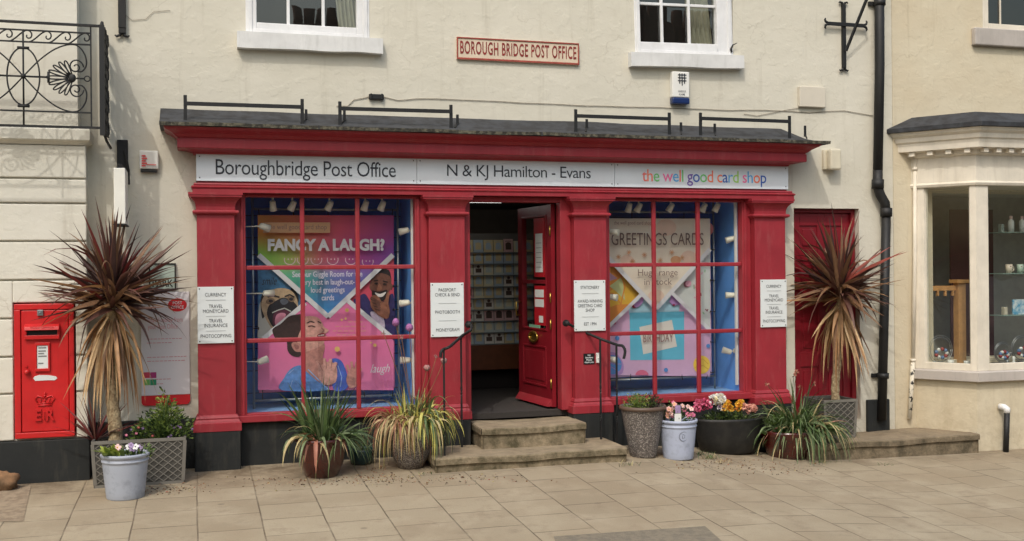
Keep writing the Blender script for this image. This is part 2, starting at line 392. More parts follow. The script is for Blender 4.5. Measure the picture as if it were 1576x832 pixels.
gm = N.new('ShaderNodeMapRange'); gm.inputs['From Min'].default_value = .07; gm.inputs['From Max'].default_value = .045; L.new(vg.outputs['Distance'], gm.inputs['Value'])
gm2 = N.new('ShaderNodeMath'); gm2.operation = 'MULTIPLY'; gm2.inputs[1].default_value = .45; L.new(gm.outputs['Result'], gm2.inputs[0])
base = mix(N, L, base, lin((96, 84, 70)), gm2.outputs[0])
base = mix(N, L, base, lin((146, 130, 106)), noise_n(N, L, pos, .8, 3, .5, .5, .8))
# dirt gathered along the foot of the wall
dr = N.new('ShaderNodeMapRange'); dr.inputs['From Min'].default_value = -1.15; dr.inputs['From Max'].default_value = -.3; L.new(sx.outputs['Y'], dr.inputs['Value'])
dm = N.new('ShaderNodeMath'); dm.operation = 'MULTIPLY'; L.new(dr.outputs['Result'], dm.inputs[0]); L.new(noise_n(N, L, pos, 3.5, 9, .75, .4, .62), dm.inputs[1])
dm2 = N.new('ShaderNodeMath'); dm2.operation = 'MULTIPLY'; dm2.inputs[1].default_value = .8; L.new(dm.outputs[0], dm2.inputs[0])
base = mix(N, L, base, lin((92, 76, 56)), dm2.outputs[0])
L.new(base, b.inputs['Base Color']); b.inputs['Roughness'].default_value = .9
hn = N.new('ShaderNodeMath'); hn.operation = 'MULTIPLY_ADD'; L.new(br.outputs['Fac'], hn.inputs[0]); hn.inputs[1].default_value = -2.; L.new(noise_n(N, L, pos, 60, 6, .7), hn.inputs[2])
bp = N.new('ShaderNodeBump'); bp.inputs['Distance'].default_value = .003; L.new(hn.outputs[0], bp.inputs['Height']); L.new(bp.outputs['Normal'], b.inputs['Normal'])
mb = MB(); xs = [-14+.5*i for i in range(77)]; ys = [-5+.5*i for i in range(12)]
mb.add([(x, y, G(x, y)) for y in ys for x in xs], [(j*77+i, j*77+i+1, (j+1)*77+i+1, (j+1)*77+i) for j in range(11) for i in range(76)], 0)
tag(mb.build('pavement', mp), kind='structure')
M_asph = mat('asphalt', (78, 77, 75), .9, rgb2=(98, 94, 88), scale=30, bump=.006, bscale=120)
M_conc = mat('concrete_patch', (128, 112, 92), .9, rgb2=(150, 134, 112), scale=14, bump=.004, bscale=90)
mb = MB(); mb.add([(x, y, z) for x in (-14, 24) for y, z in ((-5, -.045), (-5.15, -.045), (-5.15, -.17), (-5.0, -.17))], [(0, 1, 5, 4), (1, 2, 6, 5)])
tag(mb.build('kerb', M_conc), kind='structure')
mb = MB(); mb.add([(-120, -150, -.17), (120, -150, -.17), (120, 150, -.17), (-120, 150, -.17)], [(0, 1, 2, 3)])
tag(mb.build('road', M_asph), kind='structure')
def patch(name, pxs, m):
    q = [PG(*p) for p in pxs]; mb = MB(); vs = [(p.x, p.y, G(p.x, p.y)+.004) for p in q]
    mb.add(vs, [tuple(range(len(vs)))[::-1]]); o = mb.build(name, m)
    if o.data.polygons[0].normal.z < 0: o.data.flip_normals()
    return tag(o, kind='structure')
patch('concrete_paving', [(-60, 752), (48, 747), (36, 802), (-60, 806)], M_conc)
patch('tarmac_paving', [(852, 826), (1085, 810), (1130, 850), (860, 850)], mat('worn_tarmac', (128, 118, 100), .9, rgb2=(112, 104, 90), scale=20, bump=.004, bscale=140))

# ============================================================ POST OFFICE BUILDING
po = thing('shop_building', (3.2, .3, .1), 'cream rendered two-storey building with a dark red shopfront and open door', 'building')
UW = [(.47, 1.62, 4.118, 5.75), (4.36, 5.48, 4.13, 5.75)]
mb = MB()
holed_wall(mb, -3.0, 7.44, -.1, 6.4, [(.02, 6.0, -.05, 2.9), UW[0], UW[1], (6.19, 7.0, .23, 2.545)], 0, .3)
mb.build('wall', M_wall, po)
mb = MB(); mb.add([(-3.2, -.25, 6.4), (7.44, -.25, 6.4), (7.44, 3.8, 8.6), (-3.2, 3.8, 8.6), (7.44, 7.6, 6.4), (-3.2, 7.6, 6.4), (-3.2, -.25, 6.3), (7.44, -.25, 6.3), (7.44, 7.6, 6.3), (-3.2, 7.6, 6.3)], [(0, 1, 2, 3), (3, 2, 4, 5), (6, 7, 1, 0), (9, 8, 7, 6)])
M_tile = mat('roof_tiles', (96, 60, 46), .9, var=.3, scale=14, bump=.02, bscale=9); mb.build('roof', M_tile, po)
mb = MB(); mb.box(-3.0, 7.44, 7.2, 7.4, -.1, 6.3); mb.box(7.3, 7.43, .32, 7.2, -.1, 6.3); mb.box(-3.0, -2.85, .32, 7.2, -.1, 6.3); mb.build('rear_wall', M_wall, po)
# plinths
mb = MB(); mb.box(-1.0, .0, -.04, 0.0, 0, P(260, 645, -.04).z); mb.build('plinth', M_plinth, po, bev=.01)
mb = MB(); mb.box(7.06, 7.34, -.05, -.003, -.1, P(1345, 615, -.05).z); mb.build('plinth', M_plinth, po, bev=.01)
# sash windows
def sash(x0, x1, z0, z1, gx0, gx1, gz, bars, hbars, sill, tilt):
    w = MB(); w.box(x0, gx0, -.005, .08, z0, z1); w.box(gx1, x1, -.005, .08, z0, z1); w.box(gx0, gx1, -.004, .08, z0, gz); w.box(gx0, gx1, -.004, .08, z1-.08, z1)
    f = w.build('window', M_white, po, bev=.006, origin=Vector(((x0+x1)/2, .05, z0)))
    g2 = MB()
    for (a, b_) in ((x0+.02, x0+.06), (x1-.06, x1-.02)): g2.box(a, b_, -.016, -.006, z0+.005, z1)
    g2.box(gx0-.03, gx0-.003, .0, .09, gz, z1-.08); g2.box(gx1+.003, gx1+.03, .0, .09, gz, z1-.08); g2.box(x0+.06, x1-.06, -.014, -.006, z0+.003, z0+.045)
    g2.build('moulding', M_white, f, bev=.004)
    g = MB(); g.add([(gx0, .056, gz), (gx1, .056, gz), (gx1, .056, z1-.08), (gx0, .056, z1-.08)], [(0, 1, 2, 3)]); g.build('pane', M_oglass, f)
    q = MB()
    for bx in bars: q.box(bx-.014, bx+.014, .02, .05, gz, z1-.08)
    for hz in hbars: q.box(gx0, gx1, .024, .047, hz-.014, hz+.014)
    q.build('glazing_bar', M_white, f, bev=.004, split=True)
    s = MB(); n = 24; a, b_, c, d = sill
    for k in range(n):
        xa = a+(b_-a)*k/n; xb = a+(b_-a)*(k+1)/n
        ja = noise.noise(Vector((xa*3, 1, z0)))*.012; jb = noise.noise(Vector((xb*3, 1, z0)))*.012
        vs = [(xa, -.085, c+ja), (xb, -.085, c+jb), (xb, .0, c+jb), (xa, .0, c+ja), (xa, -.085, d), (xb, -.085, d), (xb, .05, d+.01), (xa, .05, d+.01)]
        fs = [(0, 3, 2, 1), (4, 5, 6, 7), (0, 1, 5, 4)]
        if k == 0: fs.append((3, 0, 4, 7))
        if k == n-1: fs.append((1, 2, 6, 5))
        s.add(vs, fs)
    s.build('sill', M_sill, f)
    if tilt: f.rotation_euler = (0, -tilt, 0)
    # curtain folds behind the glass on the right
    c = MB(); xr = gx1-.01; n = 26; wd = (gx1-gx0)*(.2 if not tilt else .3); pts = []
    for k in range(n): xx = xr-wd*k/(n-1); pts.append((xx, .17+.025*math.sin(k*1.25)+.01*math.sin(k*2.9)))
    c.add([(x+(.06*math.sin(zz*2)), y, zz) for zz in (gz-.1, gz+.5, gz+1., z1) for x, y in pts], [(r_*n+k, r_*n+k+1, (r_+1)*n+k+1, (r_+1)*n+k) for r_ in range(3) for k in range(n-1)], 0, True)
    c.build('curtain', mat('curtain_cloth', (196, 188, 168), .9), f)
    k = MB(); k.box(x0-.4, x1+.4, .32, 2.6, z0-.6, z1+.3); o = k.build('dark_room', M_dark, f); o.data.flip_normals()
    return f
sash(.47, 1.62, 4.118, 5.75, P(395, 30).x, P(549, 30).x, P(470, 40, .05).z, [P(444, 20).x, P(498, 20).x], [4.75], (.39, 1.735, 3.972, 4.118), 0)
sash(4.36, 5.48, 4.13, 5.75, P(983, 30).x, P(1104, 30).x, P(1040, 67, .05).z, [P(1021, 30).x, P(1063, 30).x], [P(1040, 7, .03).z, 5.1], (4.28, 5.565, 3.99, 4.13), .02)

# --- shopfront
PIL = [(.02, .35), (2.15, 2.50), (3.62, 3.965), (5.63, 5.99)]
ctop = 2.625
for i, (a, b_) in enumerate(PIL):
    s = MB(); s.box(a, b_, -.16, -.03, .50, ctop-.02)
    f = s.build('pilaster', M_red, po, bev=.004)
    c = MB(); c.moulding(a+.16, b_-.16, [(.16, 2.425), (.172, 2.43), (.19, 2.438), (.196, 2.447), (.196, 2.458), (.19, 2.466), (.165, 2.472), (.166, 2.50), (.17, 2.525), (.18, 2.548), (.196, 2.568), (.205, 2.574), (.21, 2.582), (.225, 2.586), (.225, 2.602), (.232, 2.604), (.232, ctop)], 0.0)
    c.build('capital', M_red, f)
    q = MB(); q.moulding(a+.16, b_-.16, [(.205, .475), (.205, .545), (.195, .55), (.19, .565), (.178, .58), (.182, .592), (.174, .61), (.165, .62)], 0.0); q.build('base', M_red, f)
    k = MB(); gz = G((a+b_)/2, -.2); k.box(a-.035, b_+.035, -.2, -.01, gz-.05, .473); k.build('plinth_block', M_plinth, f, bev=.008)
# fascia board + architrave + cornice
mb = MB(); mb.box(.03, 6.045, -.105, -.002, 2.70, 2.99); mb.build('fascia', M_red, po, bev=.003)
mb = MB(); mb.moulding(.15, 5.93, [(.13, 2.628), (.165, 2.63), (.165, 2.665), (.172, 2.668), (.178, 2.678), (.165, 2.69), (.15, 2.694), (.155, 2.702), (.15, 2.715), (.12, 2.716)], 0.0); mb.build('architrave', M_red, po)
mb = MB(); mb.moulding(.14, 5.90, [(.12, 2.975), (.145, 2.978), (.15, 2.992), (.175, 3.0), (.2, 3.008), (.225, 3.012), (.275, 3.014), (.28, 3.02), (.28, 3.092), (.272, 3.095), (.272, 3.104), (.29, 3.112), (.30, 3.122), (.318, 3.138), (.345, 3.152), (.362, 3.16), (.372, 3.165), (.385, 3.175), (.392, 3.19)], 0.0)
mb.build('cornice', M_red, po)
# lead roof over the shopfront, sagging a little
mb = MB(); n = 60; xa, xb = -.285, 6.375
for k in range(n+1):
    x = xa+(xb-xa)*k/n; j = noise.noise(Vector((x*1.7, 0, 3)))*.009+noise.noise(Vector((x*9, 0, 3)))*.003; t = sst(6.05, 6.375, x)
    bz = (3.395+noise.noise(Vector((x*1.2, 5, 3)))*.02)*(1-t)+3.235*t
    mb.v += [(x, -.425+j*.6, 3.192+j), (x, -.43+j*.6, 3.222+j), (x, -.30, 3.262*(1-t)+3.23*t+j), (x, -.004, bz), (x, -.004, 3.192+j)]
for k in range(n):
    o = k*5
    for a in range(5):
        c_ = (a+1)%5; mb.f.append([o+a, o+5+a, o+5+c_, o+c_]); mb.m.append(1 if a == 0 else 0); mb.sm.append(False)
mb.f.append([0, 1, 2, 3, 4]); mb.m.append(0); mb.sm.append(False); mb.f.append([n*5+4, n*5+3, n*5+2, n*5+1, n*5]); mb.m.append(0); mb.sm.append(False)
lr = mb.build('lead_roof', [M_lead, M_leadedge], po)
mb = MB()
for x in (1.08, 3.2): mb.box(x, x+.012, -.431, -.425, 3.19, 3.225)
mb.build('lead_seam', M_lead, lr, split=True)

# window frames of the shopfront
def shop_window(x0, x1, gx0, gx1, vb, hb):
    z0, z1, zs = .605, 2.60, .53
    w = MB(); w.box(x0, gx0, -.075, .03, zs, ctop+.0); w.box(gx1, x1, -.075, .03, zs, ctop+.0); w.box(gx0, gx1, -.073, .03, z1, ctop); w.box(gx0, gx1, -.073, .03, zs+.04, z0)
    w.box(x0+.001, x1-.001, -.115, -.074, zs, zs+.062)
    f = w.build('display_window', M_red, po, bev=.005)
    b2 = MB()
    for v in vb: b2.box(v-.02, v+.02, -.055, -.012, z0, z1)
    for h in hb: b2.box(gx0, gx1, -.052, -.014, h-.02, h+.02)
    b2.build('glazing_bar', M_red, f, bev=.008, split=True)
    b3 = MB(); b3.box(gx0-.045, gx0-.018, -.09, -.076, z0-.03, z1+.0); b3.box(gx1+.018, gx1+.045, -.09, -.076, z0-.03, z1)
    b3.build('moulding', M_red, f, bev=.006, split=True)
    g = MB(); g.add([(gx0-.01, -.007, z0-.01), (gx1+.01, -.007, z0-.01), (gx1+.01, -.007, z1+.01), (gx0-.01, -.007, z1+.01)], [(0, 1, 2, 3)]); g.build('pane', M_glass, f)
    # blue display box behind the glass
    d = MB(); ya, yb = .035, .72
    def ib(a, b_, c, e, g_, h_, mi=0): d.box(a, b_, c, e, g_, h_, mi)
    ib(gx0-.06, gx1+.06, yb, yb+.02, z0-.04, 2.66, 1)
    ib(gx0-.06, gx0-.035, ya, yb-.002, z0-.04, 2.66, 1); ib(gx1+.012, gx1+.035, ya, yb-.002, z0-.04, 2.66, 0)
    ib(gx0-.035, gx1+.012, ya, yb-.002, z0-.04, z0-.01, 2); ib(gx0-.035, gx1+.012, ya, yb-.002, 2.64, 2.66, 1)
    for k in range(9):
        zz = z0+.1+k*.22; d.box(gx0-.034, gx1+.010, yb-.006, yb-.003, zz, zz+.006, 3)
    d.build('display_box', [M_blue, M_dblue, mat('display_floor_blue', (120, 158, 200), .6), M_ink], f)
    p = MB(); gz = min(G(x0, -.05), G(x1, -.05)); p.box(x0+.035, x1-.035, -.055, .02, gz-.06, zs-.002); p.build('stall_riser', M_plinth, f, bev=.006)
    return f
zL = [P(508, 411, -.04).z, P(508, 521, -.04).z]; zR = [P(1039, 407, -.04).z, P(1039, 511, -.04).z]
shop_window(.352, 2.148, .45, 2.03, [P(466, 450, -.04).x, P(551, 450, -.04).x], zL)
shop_window(3.967, 5.628, 4.03, 5.53, [P(1007, 450, -.04).x, P(1075, 450, -.04).x], zR)

# door frame, open door leaf, interior
fz = .50
mb = MB(); mb.box(2.502, 2.575, -.07, .06, fz-.0, ctop); mb.box(3.505, 3.618, -.07, .06, fz, ctop); mb.box(2.575, 3.505, -.07, .06, 2.575, ctop)
fr = mb.build('door_frame', M_red, po, bev=.005)
dl = MB(); W_ = .86; dz0, dz1 = fz+.015, 2.565; T = .045
# leaf built flat: u along the width from the hinge (u=0) to the free edge
def U(u, v): return u, v
holes = [(.13, .73, 1.30, 1.76), (.13, .73, 1.80, 2.45), (.13, .73, .70, 1.12)]
leaf = MB(); holed_wall(leaf, 0, W_, dz0, dz1, [holes[0], holes[1]], 0, T)
lf = leaf.build('door', M_door, po, origin=(0, 0, 0), bev=.003)
pn = MB(); a, b_, c, d = holes[2]
pn.box(a, b_, -.010, -.001, c, c+.02); pn.box(a, b_, -.010, -.001, d-.02, d); pn.box(a, a+.02, -.010, -.001, c+.02, d-.02); pn.box(b_-.02, b_, -.010, -.001, c+.02, d-.02); pn.box(a+.06, b_-.06, -.007, -.001, c+.06, d-.06)
for h in holes[:2]:
    a, b_, c, d = h; pn.box(a-.02, a, -.009, -.001, c-.02, d+.02); pn.box(b_, b_+.02, -.009, -.001, c-.02, d+.02); pn.box(a, b_, -.009, -.001, c-.02, c); pn.box(a, b_, -.009, -.001, d, d+.02)
pn.build('panel_moulding', M_door, lf, bev=.003)
wb = MB(); wb.hexa([(.01, -.05, dz0+.005), (W_-.01, -.05, dz0+.005), (W_-.01, -.001, dz0+.005), (.01, -.001, dz0+.005), (.01, -.035, dz0+.03), (W_-.01, -.035, dz0+.03), (W_-.01, -.001, dz0+.075), (.01, -.001, dz0+.075)]); wb.build('weather_bar', M_red, lf)
gl = MB()
for h in holes[:2]: gl.add([(h[0], .02, h[2]), (h[1], .02, h[2]), (h[1], .02, h[3]), (h[0], .02, h[3])], [(0, 1, 2, 3)])
gl.build('pane', M_glass, lf)
lb = MB(); lb.lathe((.43, -.0, 1.195), [(0, 0), (1, 0)], 4) ; lb = MB()
ring = [(.43+.105*math.cos(t), -.018, 1.205+.05*math.sin(t)) for t in [2*math.pi*k/24 for k in range(25)]]
lb.tube(ring, .013, 8); lb.slab([(.43+.1*math.cos(t), 1.205+.045*math.sin(t)) for t in [2*math.pi*k/24 for k in range(24)]], -.012, -.001); lb.build('letterbox', M_brass, lf)
ha = MB(); ha.tube([(.80, -.002, 1.42), (.80, -.05, 1.42), (.80, -.055, 1.47), (.80, -.05, 1.56), (.80, -.002, 1.56)], .009, 8); ha.build('handle', M_brass, lf)
M_notice = mat('notice_paper', (214, 218, 216), .6, var=.05); M_red2 = mat('notice_red', (168, 16, 30), .6)
nt_ = MB(); nt_.box(.16, .42, -.004, .012, 1.83, 2.44, 1); nt_.box(.20, .38, -.007, -.005, 1.88, 2.28, 0); nt_.box(.16, .42, -.004, .012, 1.33, 1.74, 1); nt_.box(.18, .40, -.007, -.005, 1.52, 1.60, 0); nt_.box(.18, .40, -.007, -.005, 1.62, 1.70, 0); nt_.box(.2, .3, -.007, -.005, 1.36, 1.43, 0)
for k in range(6): nt_.box(.225, .355, -.009, -.0075, 1.93+k*.05, 1.935+k*.05, 2)
nt_.build('notice', [M_notice, M_red2, M_inkg], lf)
n3 = MB(); n3.box(.28, .56, -.006, -.001, 1.285, 1.30+.03, 0); n3.build('notice', [mat('notice_green', (120, 168, 140), .6)], lf)
hg = MB()
for z in (.75, 1.35, 1.62, 2.3): hg.tube([(.0, -.012, z-.05), (.0, -.012, z+.05)], .009, 8)
hg.build('hinge', M_brass, lf, split=True)
WORLD[lf.name] = Vector((0, 0, 0))
lf.location = Vector((3.455, .075, 0))-WORLD[po.name]
# u axis runs from the hinge back into the shop; outer face (-y local) looks left, towards the opening
ang = rad(180-84)
lf.rotation_euler = (0, 0, ang)
# mirror so that the outside of the leaf faces the doorway
for ch in [lf]+[o for o in bpy.data.objects if o.parent == lf]:
    me = ch.data
    for v in me.vertices: v.co.y = -v.co.y
    me.flip_normals()

# shop interior
si = MB(); X0, X1, Y1 = -.3, 6.3, 3.3
si.box(2.16, 3.96, -.0, Y1, .44, fz-.004, 0)                       # floor
si.box(-.2, 2.15, .76, Y1, .44, fz-.004, 0); si.box(3.97, 6.2, .76, Y1, .44, fz-.004, 0)
si.box(-.2, 6.2, Y1, Y1+.05, .44, 2.75, 1); si.box(-.25, -.2, .35, Y1, .44, 2.75, 1); si.box(6.2, 6.25, .35, Y1, .44, 2.75, 1)
si.box(-.2, 6.2, .33, Y1, 2.70, 2.75, 2)
si.box(2.12, 2.15, .07, .75, fz, 2.69, 1); si.box(3.97, 4.0, .07, .75, fz, 2.69, 1)
si.build('shop_interior', [M_matf, mat('interior_wall', (150, 136, 118), .9), mat('interior_ceiling', (90, 88, 84), .9)], po)
tl = MB(); tl.box(2.0, 3.3, 1.3, 1.36, 2.66, 2.69); m = mat('lit_tube', (230, 235, 230)); N, L, b = nodes_of(m); b.inputs['Emission Color'].default_value = (1, 1, .95, 1); b.inputs['Emission Strength'].default_value = 3.5
tag(tl.build('ceiling_light', m), 'slim lit fluorescent tube on the ceiling inside the doorway', 'light')

# side door
sd = MB(); X_0, X_1, zb, zt = 6.235, 6.945, .23, 2.50
hl = []; pw = (X_1-X_0); cols = [(X_0+.09, X_0+pw/2-.045), (X_0+pw/2+.045, X_1-.09)]
rows = [(.40, .82), (.98, 1.52), (1.64, 1.98), (2.10, 2.36)]
sd.box(X_0, X_1, .12, .165, zb, zt)
s_ = sd.build('side_door', M_door, po)
q = MB()
xs = [X_0, cols[0][0], cols[0][1], cols[1][0], cols[1][1], X_1]; zz = [zb]+[v for r_ in rows for v in r_]+[zt]
q.box(xs[0], xs[1], .105, .119, zb, zt); q.box(xs[2], xs[3], .105, .119, zb, zt); q.box(xs[4], xs[5], .105, .119, zb, zt)
for i in range(0, len(zz), 2):
    for a, b_ in cols: q.box(a, b_, .1055, .119, zz[i], zz[i+1])
for a, b_ in cols:
    for c, d in rows: q.box(a+.04, b_-.04, .110, .1195, c+.04, d-.04)
q.build('panel', M_door, s_, bev=.006)
q = MB(); q.box(6.195, 6.233, .07, .17, zb, 2.54); q.box(6.947, 6.996, .07, .17, zb, 2.54); q.box(6.233, 6.947, .07, .17, 2.502, 2.54); q.build('frame', M_door, s_, bev=.004)
q = MB(); q.box(6.2, 6.99, .2, .25, .1, 2.6); q.build('backing', M_dark, s_)

# ============================================================ SHOP STEPS
def worn_step(x0, x1, yf, yb, zt, zb, seed):
    m = MB(); nx, ny = 24, 6; lip = .06
    def top(x, y, e): return (x, y, zt+noise.noise(Vector((x*2.2, y*3, seed)))*.010-.012*math.exp(-((x-(x0+x1)/2)/.3)**2))
    V = []
    for j in range(ny+1):
        for i in range(nx+1):
            x = x0+(x1-x0)*i/nx; y = yf+(yb-yf)*j/ny
            if j == 0: y += noise.noise(Vector((x*4, 0, seed)))*.01
            V.append(top(x, y, 0))
    F_ = [(j*(nx+1)+i, j*(nx+1)+i+1, (j+1)*(nx+1)+i+1, (j+1)*(nx+1)+i) for j in range(ny) for i in range(nx)]
    m.add(V, F_, 0, False)
    def skirt(ring, steps):
        rows_ = [ring]
        for (off, z, nrm) in steps:
            rows_.append([(p[0]+nrm[0]*off, p[1]+nrm[1]*off, (p[2]+z) if z > -.08 else zb) for p in ring])
        n = len(ring); vs = [p for r_ in rows_ for p in r_]
        m.add(vs, [(a*n+k, (a+1)*n+k, (a+1)*n+k+1, a*n+k+1) for a in range(len(rows_)-1) for k in range(n-1)])
    fr_ = [V[i] for i in range(nx+1)]; lf_ = [V[j*(nx+1)] for j in range(ny, -1, -1)]; rt_ = [V[j*(nx+1)+nx] for j in range(ny+1)]
    for rg, nn in ((lf_, (-1, 0)), (fr_, (0, -1)), (rt_, (1, 0))):
        skirt(rg, [(.006, -.012, nn), (.006, -lip, nn), (-.015, -lip-.004, nn), (-.015, -1, nn)])
    return m
st = thing('entrance_steps', (3.0, -.4, .1), 'worn mossy sandstone double step at the open shop doorway', 'steps')
ul = P(731, 660, -.5); ll = P(670, 705, -.86); lrr = P(965, 689, -.86)
zU = ul.z+.005; zL_ = (ll.z+lrr.z)/2
print('steps', ul, ll, lrr)
worn_step(2.56, 3.60, -.5, .06, zU, zL_-.01, 3).build('upper_step', M_step, st)
worn_step(ll.x, lrr.x, -.86, -.21, zL_, -.02, 8).build('lower_step', M_step, st)
M_step2 = stone('landing_stone', (150, 134, 110), (118, 104, 84), (66, 60, 44))
zLd = P(1400, 674, -.62).z
tag(worn_step(5.95, 8.04, -.62, .11, zLd, -.3, 5).build('landing_step', M_step2), 'low grey stone platform outside the closed red side door', 'step')
print('landing z', zLd)

# ============================================================ SIGNS
def plate(name, x0, x1, z0, z1, y0, y1, m, label, cat, screws=.02, group=None):
    t = thing(name, ((x0+x1)/2, y1, z0), label, cat, group)
    b_ = MB(); b_.box(x0, x1, y0, y1, z0, z1); b_.build('panel', m, t, bev=.002)
    if screws:
        s = MB()
        for x in (x0+screws, x1-screws):
            for z in (z0+screws, z1-screws): s.ball((x, y0, z), .006, 0, 8, 4)
        s.build('screw', M_blk, t, split=True)
    return t
SY = -.125
def sx_(p): return P(p, 260, SY).x
s1 = plate('fascia_sign', sx_(302), sx_(641.3), 2.735, 2.987, SY, -.108, M_sign, 'long silver sign board left of the fascia reading post office', 'sign', .03)
text('Boroughbridge Post Office', sx_(332), sx_(609), P(470, 276, SY).z-.01, P(470, 249, SY).z+.012, SY-.003, M_ink, s1, bold=-.002, space=.95)
s2 = plate('fascia_sign', sx_(641.9), sx_(945.8), 2.735, 2.987, SY, -.108, M_sign, 'silver sign board in the middle of the fascia over the doorway', 'sign', .03)
text('N & KJ Hamilton - Evans', sx_(688), sx_(909), P(800, 278, SY).z, P(800, 255, SY).z, SY-.003, M_ink, s2, bold=-.003, space=.92)
s3 = plate('fascia_sign', sx_(946.4), sx_(1213), 2.735, 2.987, SY, -.108, M_sign, 'silver sign board with rainbow coloured lettering at the fascia right end', 'sign', .03)
cols8 = [(228, 110, 100), (110, 190, 110), (226, 106, 156), (86, 160, 214), (110, 80, 160), (50, 90, 170), (232, 120, 90), (150, 200, 90)]
RB = [mat('rainbow_ink_%s' % 'abcdefgh'[i], c, .5, var=.02) for i, c in enumerate(cols8)]
stt = 'the well good card shop'
seq = [0, 6, 1, 0, 2, 3, 6, 1, 0, 4, 5, 1, 6, 0, 6, 5, 3, 7, 0, 2, 3, 6, 5]
text(stt, sx_(988), sx_(1179), P(1083, 286, SY).z, P(1083, 262, SY).z, SY-.003, RB, s3, mi=seq, bold=.002, space=.92)

def pil_sign(px0, px1, pz0, pz1, lines, label, rules, y=-.178):
    a = P(px0, (pz0+pz1)/2, y).x; b_ = P(px1, (pz0+pz1)/2, y).x; zt = P((px0+px1)/2, pz0, y).z; zb_ = P((px0+px1)/2, pz1, y).z
    t = plate('pilaster_sign', a, b_, zb_, zt, y, -.163, M_plate, label, 'sign', .018)
    hh = zt-zb_; w = b_-a; cx = (a+b_)/2
    mbt = MB()
    for s, cz, wd in lines:
        m_, _ = text_mesh(s, cx-w*wd/2, cx+w*wd/2, zt-hh*cz-.0155, zt-hh*cz+.0155, y-.0028, [M_ink], None, bold=-.004)
        o = len(mbt.v); mbt.v += m_.v; mbt.f += [[i+o for i in f] for f in m_.f]; mbt.m += [0]*len(m_.f); mbt.sm += m_.sm
    mbt.build('lettering', [M_ink], t)
    r = MB()
    for cz in rules: r.box(cx-w*.27, cx+w*.27, y-.0032, y-.0022, zt-hh*cz-.0015, zt-hh*cz+.0015)
    r.build('rule', mat('rule_grey', (165, 168, 168)), t)
    return t
L1 = [('CURRENCY', .14, .58), ('TRAVEL', .345, .38), ('MONEYCARD', .43, .7), ('TRAVEL', .60, .38), ('INSURANCE', .685, .64), ('PHOTOCOPYING', .87, .84)]
pil_sign(304, 360, 441, 528, L1, 'white service plate below the cornice on the leftmost red pilaster', (.235, .52, .78))
pil_sign(663, 714, 435, 518, [('PASSPORT', .13, .52), ('CHECK & SEND', .22, .74), ('PHOTOBOOTH', .54, .74), ('MONEYGRAM', .87, .7)], 'white plate reading passport check on the pilaster left of the doorway', (.38, .70))
pil_sign(884, 932, 431, 509, [('STATIONERY', .14, .6), ('AWARD-WINNING', .41, .8), ('GREETING CARD', .50, .78), ('SHOP', .59, .28), ('EST 1994', .86, .4)], 'white plate reading stationery on the pilaster right of the doorway', (.26, .72))
pil_sign(1171, 1211, 430, 503, L1, 'white service plate on the rightmost red pilaster beside the side door', (.235, .52, .78))

# painted stone plaque high on the wall
a = P(702, 75); b_ = P(890, 84); M_rust = mat('red_border_paint', (150, 70, 58), .8, var=.25, scale=20)
x0, x1, zb_, zt = a.x, b_.x, P(795, 96).z, P(795, 62).z
pq = thing('wall_plaque', ((x0+x1)/2, 0, zb_), 'old cream stone plaque with red border and red capital letters', 'plaque')
m = MB(); m.box(x0, x1, -.022, -.001, zb_, zt); m.build('panel', mat('plaque_cream', (206, 190, 168), .85, var=.1), pq, bev=.004)
m = MB(); w = .014; m.box(x0, x1, -.03, -.0225, zb_, zb_+w+.006); m.box(x0, x1, -.03, -.0225, zt-w, zt); m.box(x0, x0+w, -.03, -.0225, zb_+w+.006, zt-w); m.box(x1-w, x1, -.03, -.0225, zb_+w+.006, zt-w); m.build('border', M_rust, pq, bev=.003)
text('BOROUGH BRIDGE POST OFFICE', x0+.035, x1-.03, zb_+.055, zt-.035, -.0245, mat('plaque_red_paint', (128, 44, 40), .8, var=.3, scale=30), pq, bold=.018, space=1.12)

# post office poster board
zt, zb_ = P(255, 449, -.02).z, P(255, 623, -.02).z; x0, x1 = P(217, 530, -.02).x, P(292, 530, -.02).x
pb = thing('poster_board', ((x0+x1)/2, 0, zb_), 'tall white notice board with red oval and red bottom band on cream wall', 'sign')
m = MB(); m.box(x0, x1, -.022, -.002, zb_+.09, zt); m.build('panel', mat('board_white', (214, 210, 212), .5, var=.03), pb, bev=.004)
M_pored = mat('oval_red', (205, 30, 38), .5, var=.03)
m = MB(); m.slab([(x0, zb_+.088), (x0, zb_+.03), (x0+.012, zb_+.008), (x0+.03, zb_), (x1-.03, zb_), (x1-.012, zb_+.008), (x1, zb_+.03), (x1, zb_+.088)], -.022, -.002); m.build('band', M_pored, pb)
cx, cz = P(273, 469, -.02).x, P(273, 469, -.02).z
m = MB(); m.slab([(cx+.082*math.cos(t), cz+.06*math.sin(t)) for t in [2*math.pi*k/32 for k in range(32)]], -.0245, -.0225); m.build('oval', M_pored, pb)
text('POST\nOFFICE', cx-.055, cx+.055, cz-.034, cz+.034, -.0262, M_plate, pb, bold=.01)
M_pale = mat('pale_red_ink', (205, 140, 145), .6)
text('Travel money from\nyour Post Office', x0+.06, x1-.06, P(255, 508, -.02).z, P(255, 488, -.02).z, -.0242, M_pale, pb, align='LEFT')
m = MB()
for py, w in ((521, .3), (527, .22), (549, .34), (555, .3), (583, .2), (590, .14)):
    z = P(255, py, -.02).z
    xx = x0+.05
    while xx < x0+.05+w:
        l = R.uniform(.015, .04); m.box(xx, min(xx+l, x1-.02), -.0242, -.0228, z-.003, z+.003); xx += l+.008
m.build('small_print', M_pale, pb)
